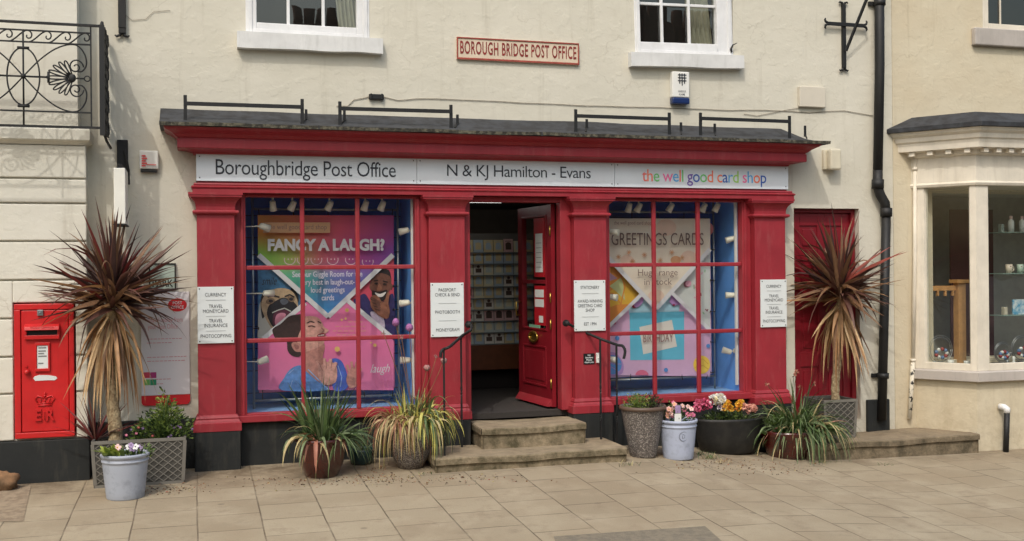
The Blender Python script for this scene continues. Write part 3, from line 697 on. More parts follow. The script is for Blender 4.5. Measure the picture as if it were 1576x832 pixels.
for k, (cxx, czz, c) in enumerate([(226, 577, (190, 60, 80)), (236, 577, (160, 50, 110)), (226, 588, (110, 170, 90)), (236, 588, (40, 140, 100))]):
    q = P(cxx, czz, -.02); m = MB(); m.box(q.x-.026, q.x+.026, -.0245, -.0228, q.z-.026, q.z+.026); m.build('logo_tile', mat('tile_%s' % 'abcd'[k], c), pb)

# small black framed sign behind the cordyline
q0 = P(229, 405, -.02); q1 = P(271, 446, -.02)
cp = thing('wall_sign', ((q0.x+q1.x)/2, 0, q1.z), 'small pale green sign in black frame half hidden by the left palm', 'sign')
m = MB(); m.box(q0.x, q1.x, -.02, -.002, q1.z, q0.z); m.build('panel', mat('pale_green', (176, 190, 176), .6), cp)
m = MB(); w = .012; m.box(q0.x, q1.x, -.028, -.0205, q1.z, q1.z+w); m.box(q0.x, q1.x, -.028, -.0205, q0.z-w, q0.z); m.box(q0.x, q0.x+w, -.028, -.0205, q1.z+w, q0.z-w); m.box(q1.x-w, q1.x, -.028, -.0205, q1.z+w, q0.z-w); m.build('frame', M_blk, cp)
text('PARK', q0.x+.03, q1.x-.025, q1.z+.03, q1.z+.095, -.0225, M_blk, cp, bold=.02)

# projecting sign, bracket
q0 = P(174, 257, -.12)
ps = thing('projecting_sign', (P(185, 300, -.3).x, -.2, P(184, 345, -.5).z), 'slim white box sign seen edge-on, hung from a black wall bracket', 'sign')
xa, xb = P(175, 300, -.5).x, P(193, 300, -.5).x; za, zb2 = P(184, 344, -.5).z, P(184, 258, -.5).z
m = MB(); m.box(xa, xb, -.5, -.1, za, zb2); m.build('panel', mat('lightbox_white', (226, 224, 214), .45, var=.05), ps, bev=.006)
m = MB(); m.box(xa-.006, xb+.006, -.505, -.095, za-.012, za-.001); m.box(P(180, 240, -.02).x, P(197, 240, -.02).x, -.035, -.002, P(188, 262, -.02).z, P(188, 215, -.02).z)
m.box((xa+xb)/2-.02, (xa+xb)/2+.02, -.42, -.036, zb2+.002, zb2+.04); xr = P(198, 270, -.03).x
m.tube([(xr-.03, -.06, P(188, 230, -.02).z), (xr, -.05, P(188, 262, -.02).z), (xr, -.035, P(188, 284, -.02).z)], .012, 8); m.build('bracket', M_iron, ps, bev=.004)

# ============================================================ SMALL THINGS ON THE WALL
def alarm(px0, px1, py0, py1, dep, name, label):
    q0 = P(px0, py0, -dep); q1 = P(px1, py1, -dep)
    return q0.x, q1.x, q1.z, q0.z
x0, x1, z0, z1 = alarm(214, 244, 231, 261, .07, '', '')
t = thing('alarm_box', ((x0+x1)/2, 0, z0), 'white square alarm box with red marks left of the shopfront', 'alarm')
m = MB(); m.hexa([(x0, -.055, z0+.01), (x1, -.055, z0+.01), (x1, -.002, z0), (x0, -.002, z0), (x0, -.07, z1), (x1, -.07, z1), (x1, -.002, z1), (x0, -.002, z1)]); m.build('case', M_wp, t, bev=.01)
m = MB(); m.box(x0+.01, x1-.01, -.05, -.003, z0-.02, z0-.001); m.build('strobe', M_blk, t, bev=.004)
m = MB()
for k in range(5): m.box(x0+.022, x0+.055+.012*(k%2), -.0745, -.07, z1-.055-k*.022, z1-.043-k*.022)
m.box(x0+.06, x1-.02, -.072, -.066, z0+.042, z0+.048); m.build('logo', mat('alarm_red', (210, 70, 70)), t)
x0, x1, z0, z1 = alarm(1035, 1062, 109, 160, .08, '', '')
t = thing('alarm_box', ((x0+x1)/2, 0, z0), 'white upright alarm box with black grid emblem and dark blue base', 'alarm')
zc = z0+(z1-z0)*.2
m = MB(); m.box(x0, x1, -.075, -.002, zc+.001, z1); m.build('case', M_wp, t, bev=.01)
m = MB(); m.box(x0, x1, -.08, -.002, z0, zc); m.build('strobe', mat('dark_blue_lens', (24, 44, 92), .25), t, bev=.014)
m = MB(); cx = (x0+x1)/2+.012; tz = z1-.02
for k in (-1, 0, 1): m.box(cx+k*.027-.005, cx+k*.027+.005, -.0785, -.0752, tz-.105-(.02 if k == 0 else 0), tz)
for k in range(3): m.box(cx-.048, cx+.048, -.08, -.0788, tz-.02-k*.03, tz-.010-k*.03)
m.build('emblem', M_ink, t)
text('HARBOUR\nALARMS', cx-.046, cx+.042, zc+.02, zc+.075, -.0765, M_inkg, t, bold=.02)
x0, x1, z0, z1 = alarm(1231, 1271, 132, 165, .05, '', '')
m = MB(); m.box(x0, x1, -.05, -.002, z0, z1); tag(m.build('junction_box', mat('wall_cream_box', (204, 196, 180), .6, var=.05), bev=.006), 'plain cream square cover box above the right end of the shopfront', 'box')
x0, x1, z0, z1 = alarm(1278, 1296, 228, 261, .12, '', '')
t = thing('sensor_light', ((x0+x1)/2, 0, z0), 'small weathered cream wall light right of the cornice end', 'light')
m = MB(); m.box(x0, x1, -.12, -.04, z0, z1); m.build('cover', M_cp, t, bev=.02)
m = MB(); m.box(x0-.03, x1-.01, -.039, -.002, z0+.01, z1-.005); m.build('back_plate', M_cp, t, bev=.004)
m = MB(); x0, x1, z0, z1 = alarm(568, 591, 144, 153, .03, '', ''); m.box(x0, x1, -.035, -.002, z0, z1); m.box(x0+.01, x0+.03, -.045, -.001, z0-.004, z1+.004); m.box(x1-.03, x1-.01, -.045, -.001, z0-.004, z1+.004)
tag(m.build('cable_joint', M_blk, bev=.006), 'small black cable joint on the wall above the snow rails', 'cable joint')
def cable(pts, r, name, label, m=M_iron):
    q = [P(a, b_, -.008) for a, b_ in pts]; path = []
    for i in range(len(q)-1):
        for k in range(6):
            t_ = k/6; p = q[i].lerp(q[i+1], t_); p.z += noise.noise(Vector((p.x*2.5, 0, 1)))*.008; path.append(p)
    path.append(q[-1]); c = MB(); c.tube(path, r, 5); return tag(c.build(name, m), label, 'cable')
M_cab = mat('aged_cable', (140, 130, 114), .7)
cable([(591, 149), (612, 154), (640, 152), (720, 153), (800, 158), (900, 162), (1000, 165), (1120, 169), (1180, 169), (1245, 173), (1300, 170), (1344, 178)], .0034, 'wall_cable', 'thin grey cable running along the cream wall above the shopfront', M_cab)
cable([(518, 163), (535, 163), (545, 153), (568, 149)], .0034, 'wall_cable', 'short looped end of cable left of the black joint', M_cab)
cable([(1145, 175), (1165, 178), (1200, 171), (1230, 166)], .0028, 'wall_cable', 'short loose cable loop below the cream cover box', M_cab)
cable([(192, 22), (203, 31), (225, 29), (236, 18), (262, 16)], .0022, 'wall_cable', 'thin crack line snaking right from the upper left iron bar', M_cab)  # thin tube standing for a crack line in the wall, no real cable

q = P(1126, 80, -.02); m = MB(); m.tube([q, P(1125, 75, -.03), P(1128, 69, -.04), P(1134, 66, -.04)], [.012, .011, .008, .003], 8); tag(m.build('wall_hook', M_iron), 'small curved black iron hook beside the right upstairs window sill', 'hook')
# cross-shaped wall anchors
def fork(m, c, d, s=.055):
    c = Vector(c); d = Vector(d); n = Vector((-d.z, 0, d.x))
    for sg in (-1, 1):
        m.tube([c-d*.02, c+d*s*.4+n*sg*s*.35, c+d*s*.55+n*sg*s*.8, c+d*s*.35+n*sg*s*1.05], [.014, .014, .011, .006], 8)
q = P(1299, 38, -.03); b0 = P(1298, 104, -.03); t0 = P(1300, 7, -.03); l0 = P(1272, 39, -.03); r1 = P(1329, 41, -.03)
an = thing('wall_anchor', (q.x, 0, b0.z), 'black cross shaped iron anchor with forked ends beside the downpipe', 'wall anchor', 'iron tie bars on the upper wall')
m = MB(); m.box(q.x-.02, q.x+.02, -.04, -.004, b0.z, t0.z); fork(m, (q.x, -.022, b0.z), (0, 0, -1)); fork(m, (q.x, -.022, t0.z), (0, 0, 1)); m.build('upright', M_iron, an, bev=.004)
m = MB(); m.box(l0.x, r1.x, -.056, -.0405, q.z-.02, q.z+.02); fork(m, (l0.x, -.048, q.z), (-1, 0, 0)); fork(m, (r1.x, -.048, q.z), (1, 0, 0)); m.build('crossbar', M_iron, an, bev=.004)
m = MB(); m.bar(P(1302, 78, -.06), P(1338, -12, -.30), .035, .02); m.build('stay', M_iron, an)
q = P(188, 50, -.03); z1 = 5.6
an = thing('wall_anchor', (q.x, 0, q.z), 'black upright iron bar with forked foot above the left balcony end', 'wall anchor', 'iron tie bars on the upper wall')
m = MB(); m.box(q.x-.032, q.x+.032, -.05, -.004, q.z+.04, z1); m.build('upright', M_iron, an, bev=.004)
m = MB(); m.box(q.x-.03, q.x+.03, -.046, -.004, q.z-.005, q.z+.038); fork(m, (q.x, -.026, q.z), (0, 0, -1), .06); m.build('foot', M_iron, an, bev=.004)

# snow rails on the lead roof
def snow_rail(pa, pb, ztop, stays, label):
    Y = -.33; a = P(pa[0], pa[1], Y); b_ = P(pb[0], pb[1], Y); zf = 3.24
    t = thing('roof_rail', ((a.x+b_.x)/2, Y, zf), label, 'roof rail', 'black iron rails on the lead roof')
    for p in (a, b_):
        m = MB(); m.bar((p.x, Y, zf-.02), (p.x, Y, p.z), .03, .012, 0, (0, 1, 0)); m.build('post', M_iron, t)
    m = MB(); m.bar((a.x+.0, Y-.01, a.z-ztop), (b_.x, Y-.01, b_.z-ztop), .008, .035); m.build('rail', M_iron, t)
    for s_, sy in stays:
        p = P(s_, sy, -.2); m = MB(); m.bar((p.x, -.2, 3.29), (p.x, -.2, p.z), .025, .01, 0, (0, 1, 0)); m.bar((p.x, -.2, 3.31), (p.x-.06, Y, 3.255), .012, .012); m.build('stay', M_iron, t)
snow_rail((285, 146), (465, 152), .075, [(471, 168)], 'leftmost black iron rail on the lead roof over the poster window')
snow_rail((523, 156), (694, 161), .065, [(530, 168), (704, 176)], 'second black iron rail from the left, ending just before the doorway')
snow_rail((886, 168), (1030, 173), .065, [(903, 183), (1048, 188)], 'third black iron rail from the left, just right of the doorway')
snow_rail((1078, 173), (1215, 178), .06, [(1100, 190), (1239, 193)], 'rightmost black iron rail on the lead roof near its end')

# downpipe
dp = thing('downpipe', (P(1357, 645, -.07).x, -.07, P(1357, 645, -.07).z), 'black cast iron downpipe with swan neck at the building joint', 'downpipe')
def dpp(a, b_): return P(a, b_, -.08)
m = MB(); m.tube([(dpp(1354, 0).x, -.08, 6.3), dpp(1354, 100), dpp(1351, 270)], .052, 16); m.build('pipe', M_black, dp)
m = MB(); m.tube([dpp(1351, 262), dpp(1351, 288), dpp(1355, 300), dpp(1362, 312), dpp(1364, 330)], .053, 16); m.tube([dpp(1351, 276), dpp(1351, 290)], .066, 16); m.tube([dpp(1364, 320), dpp(1364, 333)], .064, 16); m.build('swan_neck', M_black, dp)
m = MB(); m.tube([dpp(1364, 326), dpp(1361, 480), dpp(1357, 646)], .05, 16); m.build('pipe', M_black, dp)
for py in (578, 4):
    q = dpp(1359 if py > 300 else 1354, py); m = MB(); m.tube([q-Vector((0, 0, .03)), q+Vector((0, 0, .03))], .063, 16); m.box(q.x-.1, q.x+.1, -.03, -.003, q.z-.022, q.z+.022); m.build('collar', M_black, dp)

# ============================================================ POST BOX
YB = -.25
lbd = thing('white_building', (-2.5, 0, .1), 'white building on the left with channelled ground floor, black plinth and iron balcony', 'building')
bx0, bx1 = P(22, 500, YB).x, P(114, 500, YB).x; bz0, bz1 = P(68, 673, YB).z, P(68, 467, YB).z
ex = P(134, 450, YB).x
zpl = P(60, 677, YB).z; ztop = P(60, 221, YB).z
gro = [P(125, y, YB).z for y in (275, 313, 371, 430, 488, 546, 602)]
mb = MB(); lev = [zpl]+sorted(gro)+[ztop]
for i in range(len(lev)-1):
    a, b_ = lev[i]+.008, lev[i+1]-.008
    segs = [(-6.0, ex)]
    if a < bz1-.0 and b_ > bz0: segs = [(-6.0, bx0-.012), (bx1+.012, ex)]
    for (s0, s1) in segs:
        if b_ > bz1 > a and len(segs) == 2: pass
        mb.box(s0, s1, YB, YB+.03, a, b_)
# infill above the box inside its course
for i in range(len(lev)-1):
    a, b_ = lev[i]+.008, lev[i+1]-.008
    if a < bz1 < b_ and b_-bz1 > .03: mb.box(bx0-.012, bx1+.012, YB+.001, YB+.03, bz1+.012, b_)
w = mb.build('wall', M_lwall, lbd, bev=.009)
bk = MB(); holed_wall(bk, -6.0, ex-.012, .0, ztop, [(bx0-.01, bx1+.01, bz0-.005, bz1+.01)], YB+.0305, .0); bk.build('wall_core', M_lwall, lbd)
mb = MB(); mb.box(-6.0, ex+.012, YB-.015, .0, -.1, zpl-.001); mb.build('plinth', M_plinth, lbd, bev=.008)
up_x = P(119, 100, -.24).x
mb = MB(); mb.box(-6.0, up_x, -.24, -.002, P(60, 192, YB).z, 6.6); mb.build('upper_wall', M_lwall, lbd)
zc0, zc1 = P(60, 220, -.33).z, P(60, 194, -.33).z
mb = MB(); mb.moulding(-6.0, P(138, 205, -.31).x-.31, [(.255, zc0-.0), (.27, zc0+.015), (.30, zc0+.03), (.31, zc0+.04), (.31, zc1-.02), (.30, zc1)], 0); mb.build('string_course', M_lwall, lbd)
# balcony
bal = thing('balcony_railing', (-2.0, -.7, 3.3), 'black wrought iron balcony railing with scrolls and anthemion at top left', 'railing')
YR = -.66
def BR(px, py): return P(px, py, YR)
zt_ = BR(60, 35).z; zb_ = BR(60, 194).z; xr = BR(157, 100).x
m = MB(); m.bar((-4.5, YR, zt_), (xr, YR, zt_), .03, .018); m.build('handrail', M_iron, bal)
z1_, z2_, z3_ = BR(60, 47).z, BR(60, 65).z, BR(60, 171).z
m = MB()
for z in (z1_, z2_, z3_, zb_): m.bar((-4.5, YR, z), (xr if z == zb_ else BR(140, 100).x, YR, z), .014, .012 if z != zb_ else .02)
m.build('rail', M_iron, bal, split=True)
m = MB(); xi = BR(140, 100).x; m.bar((xi, YR, zb_), (xi, YR, zt_), .012, .012, 0, (0, 1, 0)); m.build('post', M_iron, bal)
m = MB(); m.bar((xr, YR, BR(160, 208).z), (xr, YR, zt_+.01), .04, .04, 0, (0, 1, 0)); m.build('post', M_iron, bal)
m = MB()
for z in (zt_, z2_, z3_, zb_): m.bar((xr, YR, z), (xr, -.01, z), .014, .014)
for k in range(5): m.bar((xr, YR+.105*(k+1), zb_), (xr, YR+.105*(k+1), zt_), .02, .03, 0, (0, 1, 0))
for k in range(6):
    for j in range(9):
        if (k+j) % 3: m.tube([(xr, YR+.05+.105*k+.045*math.cos(t), zb_+.06+.098*j+.045*math.sin(t)) for t in [2*math.pi*i/10 for i in range(11)]], .014, 5)
m.tube([(xr, YR, zb_), (xr+.02, YR+.15, zb_-.09), (xr+.02, -.05, zb_-.1)], .012, 8); m.build('end_panel', M_iron, bal)
def scr(m, pts, r=.0065): m.tube([(x, YR, z) for x, z in pts], r, 6)
pan = 1.62  # repeat width of one decorative panel
cxp, czp = BR(36, 119).x, BR(36, 119).z
for pi in (0, -1):
    m = MB(); ox = pi*1.5; cx_ = cxp+ox
    sc_ = BR(136, 100).x-BR(36, 100).x   # centre to panel end
    hh_ = (z2_-z3_)/2; cz_ = (z2_+z3_)/2
    scr(m, [(cx_+.123*math.cos(t), cz_+.235*math.sin(t)) for t in [2*math.pi*k/40 for k in range(41)]])
    scr(m, [(cx_, zb_), (cx_, z1_)], .008); scr(m, [(cx_-.19, cz_), (cx_+.19, cz_)], .008)
    for dx_, dz_ in ((.19, 0), (-.19, 0)): scr(m, [(cx_+dx_, cz_-.045), (cx_+dx_, cz_+.045)], .011)
    scr(m, [(cx_-.045, z2_-.05), (cx_+.045, z2_-.05)], .012); scr(m, [(cx_-.045, z3_+.04), (cx_+.045, z3_+.04)], .012)
    m.ball((cx_, YR-.01, cz_), .022)
    for sgx in (1, -1):
        for sg in (1, -1):
            pts = [(0, 0), (.18, .155), (.36, .265), (.52, .31), (.62, .295), (.69, .22), (.705, .13), (.66, .07), (.60, .065)]
            fine = []
            for i in range(len(pts)-1):
                for k in range(4):
                    t = k/4; p0, p1, p2, p3 = pts[max(i-1, 0)], pts[i], pts[i+1], pts[min(i+2, len(pts)-1)]
                    cr = lambda a0, a1, a2, a3: .5*((2*a1)+(-a0+a2)*t+(2*a0-5*a1+4*a2-a3)*t*t+(-a0+3*a1-3*a2+a3)*t*t*t)
                    fine.append((cr(*[q[0] for q in (p0, p1, p2, p3)]), cr(*[q[1] for q in (p0, p1, p2, p3)])))
            fine.append(pts[-1]); kx = sc_*.97/.705; kz = hh_*.98/.31
            if sgx == 1 or True: scr(m, [(cx_+sgx*x*kx, cz_+sg*z*kz) for x, z in fine])
            # inner spiral
            sxp, szp = cx_+sgx*.585*kx, cz_+sg*.105*kz
            scr(m, [(sxp+sgx*(.05-.04*t/10)*math.cos(t*.9)*1.2, szp+sg*(.055-.045*t/10)*math.sin(t*.9)*1.2) for t in [10*k/26 for k in range(27)]], .006)
        # anthemion
        ax_ = cx_+sgx*.545*kx
        m.ball((ax_, YR-.005, cz_), .03, sq=(1, .5, 1.2))
        for k in range(-4, 5):
            a_ = math.pi-k*.30 if sgx == 1 else k*.30
            ln = .17-.012*abs(k); cA, sA = math.cos(a_), math.sin(a_); loop = []
            for j in range(13):
                t = j/12*math.pi; u = .03+ln*math.sin(t)**.8 if 0 < j < 12 else .03
                v = .022*math.cos(t)*(.4+.6*math.sin(t)); loop.append((ax_+cA*u-sA*v, cz_+sA*u+cA*v))
            scr(m, loop, .006)
        scr(m, [(ax_+sgx*.03, cz_), (ax_+sgx*.09, cz_)], .007)
        scr(m, [(ax_+sgx*(.115)+.022*math.cos(t), cz_+.022*math.sin(t)) for t in [2*math.pi*k/14 for k in range(15)]], .005)
    m.build('scroll_panel', M_iron, bal)
m = MB(); wv = BR(68, 57).x-BR(38, 57).x; x = BR(132, 57).x; zmid = (z1_+z2_)/2; hz = (z1_-z2_)/2
while x > -4.3:
    pts = []
    for k in range(9): t = k/8; pts.append((x-wv*(1-t)*1.0+.0, zmid-hz+2*hz*(t*t*(3-2*t))))
    for k in range(1, 12):
        t = k*.48; rr_ = hz*(1-k/13); pts.append((x+rr_*math.sin(t)*.8, zmid+hz-hz*.9+rr_*.9*math.cos(t)))
    scr(m, pts, .006); x -= wv
m.build('wave_scroll', M_iron, bal)

pbx = thing('post_box', ((bx0+bx1)/2, YB, bz0), 'bright red wall-mounted post box with raised crown and cypher', 'post box')
m = MB(); w = .05; m.box(bx0, bx1, YB-.02, YB+.15, bz0, bz0+w); m.box(bx0, bx1, YB-.02, YB+.15, bz1-w, bz1); m.box(bx0, bx0+w, YB-.02, YB+.15, bz0+w, bz1-w); m.box(bx1-w*.8, bx1, YB-.02, YB+.15, bz0+w, bz1-w); m.box(bx0, bx1, YB+.15, YB+.2, bz0, bz1)
m.build('surround', M_post, pbx, bev=.006)
m = MB(); m.box(bx0+w+.004, bx1-w*.8-.004, YB-.012, YB+.03, bz0+w+.004, bz1-w-.004); dr_ = m.build('door', M_post, pbx, bev=.008)
def BX(px, py): return P(px, py, YB-.02)
def pbox(mm, pxa, pya, pxb, pyb, y0, y1): a = BX(pxa, pya); b_ = BX(pxb, pyb); mm.box(a.x, b_.x, y0, y1, b_.z, a.z)
FY = YB-.012
m = MB(); a = BX(38, 500); b_ = BX(92, 510); m.hexa([(a.x, FY-.06, a.z-.045), (b_.x, FY-.06, a.z-.045), (b_.x, FY-.001, a.z-.03), (a.x, FY-.001, a.z-.03), (a.x, FY-.05, a.z-.015), (b_.x, FY-.05, a.z-.015), (b_.x, FY-.001, a.z+.01), (a.x, FY-.001, a.z+.01)])
pbox(m, 38, 516, 92, 521, FY-.03, FY-.001); m.box(a.x-.003, a.x+.018, FY-.03, FY-.001, BX(38, 516).z, a.z-.03); m.box(b_.x-.018, b_.x+.003, FY-.03, FY-.001, BX(38, 516).z, a.z-.03); m.build('hood', M_post, pbx, bev=.004)
m = MB(); pbox(m, 41, 507, 89, 515, FY-.006, FY-.001); m.build('slot', M_blk, pbx)
m = MB()
text('POST OFFICE', BX(48, 503).x, BX(84, 503).x, BX(60, 505).z, BX(60, 501).z, FY-.058, M_post, pbx, name='lettering')
m = MB(); pbox(m, 54, 527, 77, 531, FY-.018, FY-.001); pbox(m, 54, 567, 77, 571, FY-.018, FY-.001); pbox(m, 54, 531, 57, 567, FY-.018, FY-.001); pbox(m, 74, 531, 77, 567, FY-.018, FY-.001); m.build('plate_frame', M_post, pbx, bev=.003)
m = MB(); pbox(m, 57, 531, 74, 567, FY-.010, FY-.0012); m.build('collection_plate', M_plate, pbx)
m = MB()
for k, py in enumerate((534, 539, 543, 547, 558)):
    pbox(m, 59, py, 59+R.uniform(7, 13), py+1.6, FY-.0125, FY-.0105)
m.build('plate_print', M_inkg, pbx)
m = MB(); q = [(51, 582), (53, 579), (60, 577), (74, 577), (86, 579), (88, 582), (84, 585), (74, 585), (54, 586)]; m.slab([(BX(*p).x, BX(*p).z) for p in q], FY-.003, FY-.001); m.build('sticker', M_plate, pbx)
m = MB(); q = BX(42, 572); m.tube([(q.x, FY-.03, q.z), (q.x, FY, q.z)], .024, 12); m.ball((q.x, FY-.03, q.z), .022); m.tube([(q.x-.01, FY-.012, q.z+.05), (q.x-.01, FY, q.z+.05)], .012, 10); m.build('lock', M_post, pbx)
m = MB(); q = BX(62, 481); m.box(q.x-.024, q.x+.024, YB-.032, YB-.0125, q.z-.024, q.z+.024); m.tube([(q.x, YB-.04, q.z), (q.x, YB-.03, q.z)], .008, 8); m.build('catch', M_steel, pbx, bev=.003)
text('E R', BX(54, 640).x, BX(84, 640).x, BX(70, 647).z, BX(70, 629).z, FY-.007, M_post, pbx, name='cypher', bold=.03)
text('II', BX(67, 640).x, BX(72, 640).x, BX(70, 644).z, BX(70, 633).z, FY-.009, M_post, pbx, name='cypher', bold=.03)
# raised crown and thickness for the cypher
for o in [o for o in bpy.data.objects if o.parent == pbx and o.name.startswith('cypher')]:
    sm = o.modifiers.new('Solid', 'SOLIDIFY'); sm.thickness = .022; sm.offset = 0
cq = BX(69, 617); m = MB(); cx, cz = cq.x, cq.z
m.tube([(cx-.055, FY-.004, cz-.035), (cx+.055, FY-.004, cz-.035)], .008, 6); m.tube([(cx-.06, FY-.004, cz-.018), (cx+.06, FY-.004, cz-.018)], .006, 6)
for sg in (-1, 1):
    m.tube([(cx+sg*.055, FY-.004, cz-.015), (cx+sg*.078, FY-.005, cz+.02), (cx+sg*.055, FY-.006, cz+.045), (cx+sg*.02, FY-.006, cz+.035), (cx, FY-.006, cz+.02)], .006, 6)
    m.tube([(cx+sg*.03, FY-.004, cz-.015), (cx+sg*.035, FY-.005, cz+.01)], .005, 6); m.ball((cx+sg*.035, FY-.004, cz+.014), .009)
m.tube([(cx, FY-.004, cz-.015), (cx, FY-.006, cz+.02)], .005, 6); m.ball((cx, FY-.006, cz+.045), .011); m.tube([(cx, FY-.006, cz+.05), (cx, FY-.006, cz+.078)], .004, 6); m.tube([(cx-.011, FY-.006, cz+.066), (cx+.011, FY-.006, cz+.066)], .004, 6)
m.build('crown', M_post, pbx)

# ============================================================ RIGHT BUILDING WITH BAY
rb = thing('beige_building', (9.5, 0, -.1), 'beige rendered building on the right with a cream bay window', 'building')
# upstairs window opening
ux0 = P(1512, 20).x; uzs = P(1540, 46).z
mb = MB(); holed_wall(mb, 7.442, 13, -.3, 6.3, [(ux0, ux0+1.2, uzs, uzs+1.6), (7.95, 10.2, .85, 2.75)], -.004, .3); mb.build('wall', M_rwall, rb)
m = MB(); gx = P(1521, 20).x; m.box(ux0, gx, -.002, .08, uzs, uzs+1.6); m.box(ux0+1.12, ux0+1.2, -.002, .08, uzs, uzs+1.6); m.box(gx, ux0+1.12, -.002, .08, uzs, uzs+.07); uf = m.build('window', M_crm, rb, bev=.004)
m = MB(); m.add([(gx, .05, uzs+.07), (ux0+1.12, .05, uzs+.07), (ux0+1.12, .05, uzs+1.6), (gx, .05, uzs+1.6)], [(0, 1, 2, 3)]); m.build('pane', M_oglass, uf)
m = MB(); gb = P(1543, 20).x; m.box(gb-.006, gb+.006, .03, .048, uzs+.07, uzs+1.6); m.build('glazing_bar', M_crm, uf)
m = MB(); a = P(1500, 55, -.06); m.box(a.x, ux0+1.3, -.07, -.006, P(1540, 72, -.06).z+.01, uzs-.001); m.build('sill', M_greysill, uf, bev=.012)
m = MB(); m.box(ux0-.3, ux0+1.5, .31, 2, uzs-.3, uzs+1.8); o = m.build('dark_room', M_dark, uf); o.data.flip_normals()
# bay plan
B0 = (7.69, -.005); B1 = (8.07, -.56); B2 = (9.95, -.56); B3 = (10.33, -.005)
def off(d):   # plan offset outward
    pts = [Vector((*B0, 0)), Vector((*B1, 0)), Vector((*B2, 0)), Vector((*B3, 0))]; ns = []
    for i in range(3):
        e = (pts[i+1]-pts[i]).normalized(); ns.append(Vector((e.y, -e.x, 0)))
    out = [pts[0]+Vector((ns[0].x/abs(ns[0].x)*abs(d)/abs(ns[0].x)*(1 if d > 0 else -1), 0, 0))]
    for i in (1, 2):
        bis = (ns[i-1]+ns[i]).normalized(); out.append(pts[i]+bis*d/bis.dot(ns[i]))
    out.append(Vector((2*9.01-out[0].x, -.005, 0))); return out
def bayring(mm, prof, mi=0, cap=True):
    rings = [[(p.x, p.y, z) for p in off(d)] for d, z in prof]; vs = [q for r_ in rings for q in r_]
    mm.add(vs, [(i*4+k, i*4+k+1, i*4+4+k+1, i*4+4+k) for i in range(len(prof)-1) for k in range(3)], mi)
    if cap: mm.add(rings[0], [(0, 1, 2, 3)], mi); mm.add(rings[-1], [(3, 2, 1, 0)], mi)
zs0, zs1 = P(1508, 588, -.56).z, P(1508, 571, -.56).z; zh = P(1510, 285, -.56).z
m = MB(); bayring(m, [(-.02, -.3), (-.02, zs0+.001)]); m.build('bay_base', M_rwall, rb)
bw = MB(); bayring(bw, [(.02, zs0), (.045, zs0+.01), (.045, zs1-.015), (.03, zs1)]); sill_ = bw.build('bay_window', M_greysill, rb)
sill_['label'] = 'cream framed bay window with grey sill'
m = MB()
o_in = off(-.06); o_out = off(.0)
def post2(a_in, a_out, b_in, b_out, z0, z1): m.hexa([(*a_out[:2], z0), (*b_out[:2], z0), (*b_in[:2], z0), (*a_in[:2], z0), (*a_out[:2], z1), (*b_out[:2], z1), (*b_in[:2], z1), (*a_in[:2], z1)])
def lerp2(i, t, d): q = off(d); return q[i].lerp(q[i+1], t)
def seg(i, ta, tb, z0, z1): post2(lerp2(i, ta, -.06), lerp2(i, ta, 0), lerp2(i, tb, -.06), lerp2(i, tb, 0), z0, z1)
zg0, zg1 = zs1+.075, zh-.01
seg(0, 0, .18, zs1, zh); seg(0, .9, 1, zs1, zh); seg(1, 0, .085, zs1, zh); seg(1, .48, .52, zs1, zh); seg(1, .915, 1, zs1, zh); seg(2, 0, .1, zs1, zh); seg(2, .82, 1, zs1, zh)
seg(0, .18, .9, zs1, zg0); seg(1, .085, .48, zs1, zg0); seg(1, .52, .915, zs1, zg0); seg(2, .1, .82, zs1, zg0)
m.build('frame', M_crm, sill_, bev=.004)
m = MB()
for i, ta, tb in ((0, .18, .9), (1, .085, .48), (1, .52, .915), (2, .1, .82)):
    a_, b_ = lerp2(i, ta, -.035), lerp2(i, tb, -.035); m.add([(a_.x, a_.y, zg0), (b_.x, b_.y, zg0), (b_.x, b_.y, zh), (a_.x, a_.y, zh)], [(0, 1, 2, 3)])
m.build('pane', M_bglass, sill_)
zc = P(1540, 192, -.6).z
m = MB(); bayring(m, [(.0, zh), (.02, zh+.005), (.03, zh+.03), (.02, zh+.045), (.012, zh+.05), (.012, zc-.33)]); m.build('frieze', M_crm, sill_)
m = MB(); bayring(m, [(.012, zc-.329), (.05, zc-.31), (.06, zc-.265), (.15, zc-.255), (.155, zc-.20), (.16, zc-.17), (.18, zc-.155), (.185, zc-.11), (.22, zc-.085), (.24, zc-.05)]); m.build('cornice', M_crm, sill_)
m = MB()
for i, n_ in ((0, 4), (1, 12), (2, 4)):
    for k in range(n_):
        t = (k+.5)/n_; c = lerp2(i, t, .09); e = (off(0)[i+1]-off(0)[i]).normalized(); nn = Vector((e.y, -e.x, 0))
        p = [c-e*.03-nn*.03, c+e*.03-nn*.03, c+e*.03+nn*.035, c-e*.03+nn*.035]
        p = [p[3], p[2], p[1], p[0]]; m.hexa([(q.x, q.y, zc-.305) for q in p]+[(q.x, q.y, zc-.262) for q in p])
m.build('dentil', M_crm, sill_, split=True)
m = MB(); bayring(m, [(.25, zc-.049), (.27, zc-.045), (.27, zc+.0), (.0, zc+.14)]); m.build('lead_roof', M_lead, sill_)
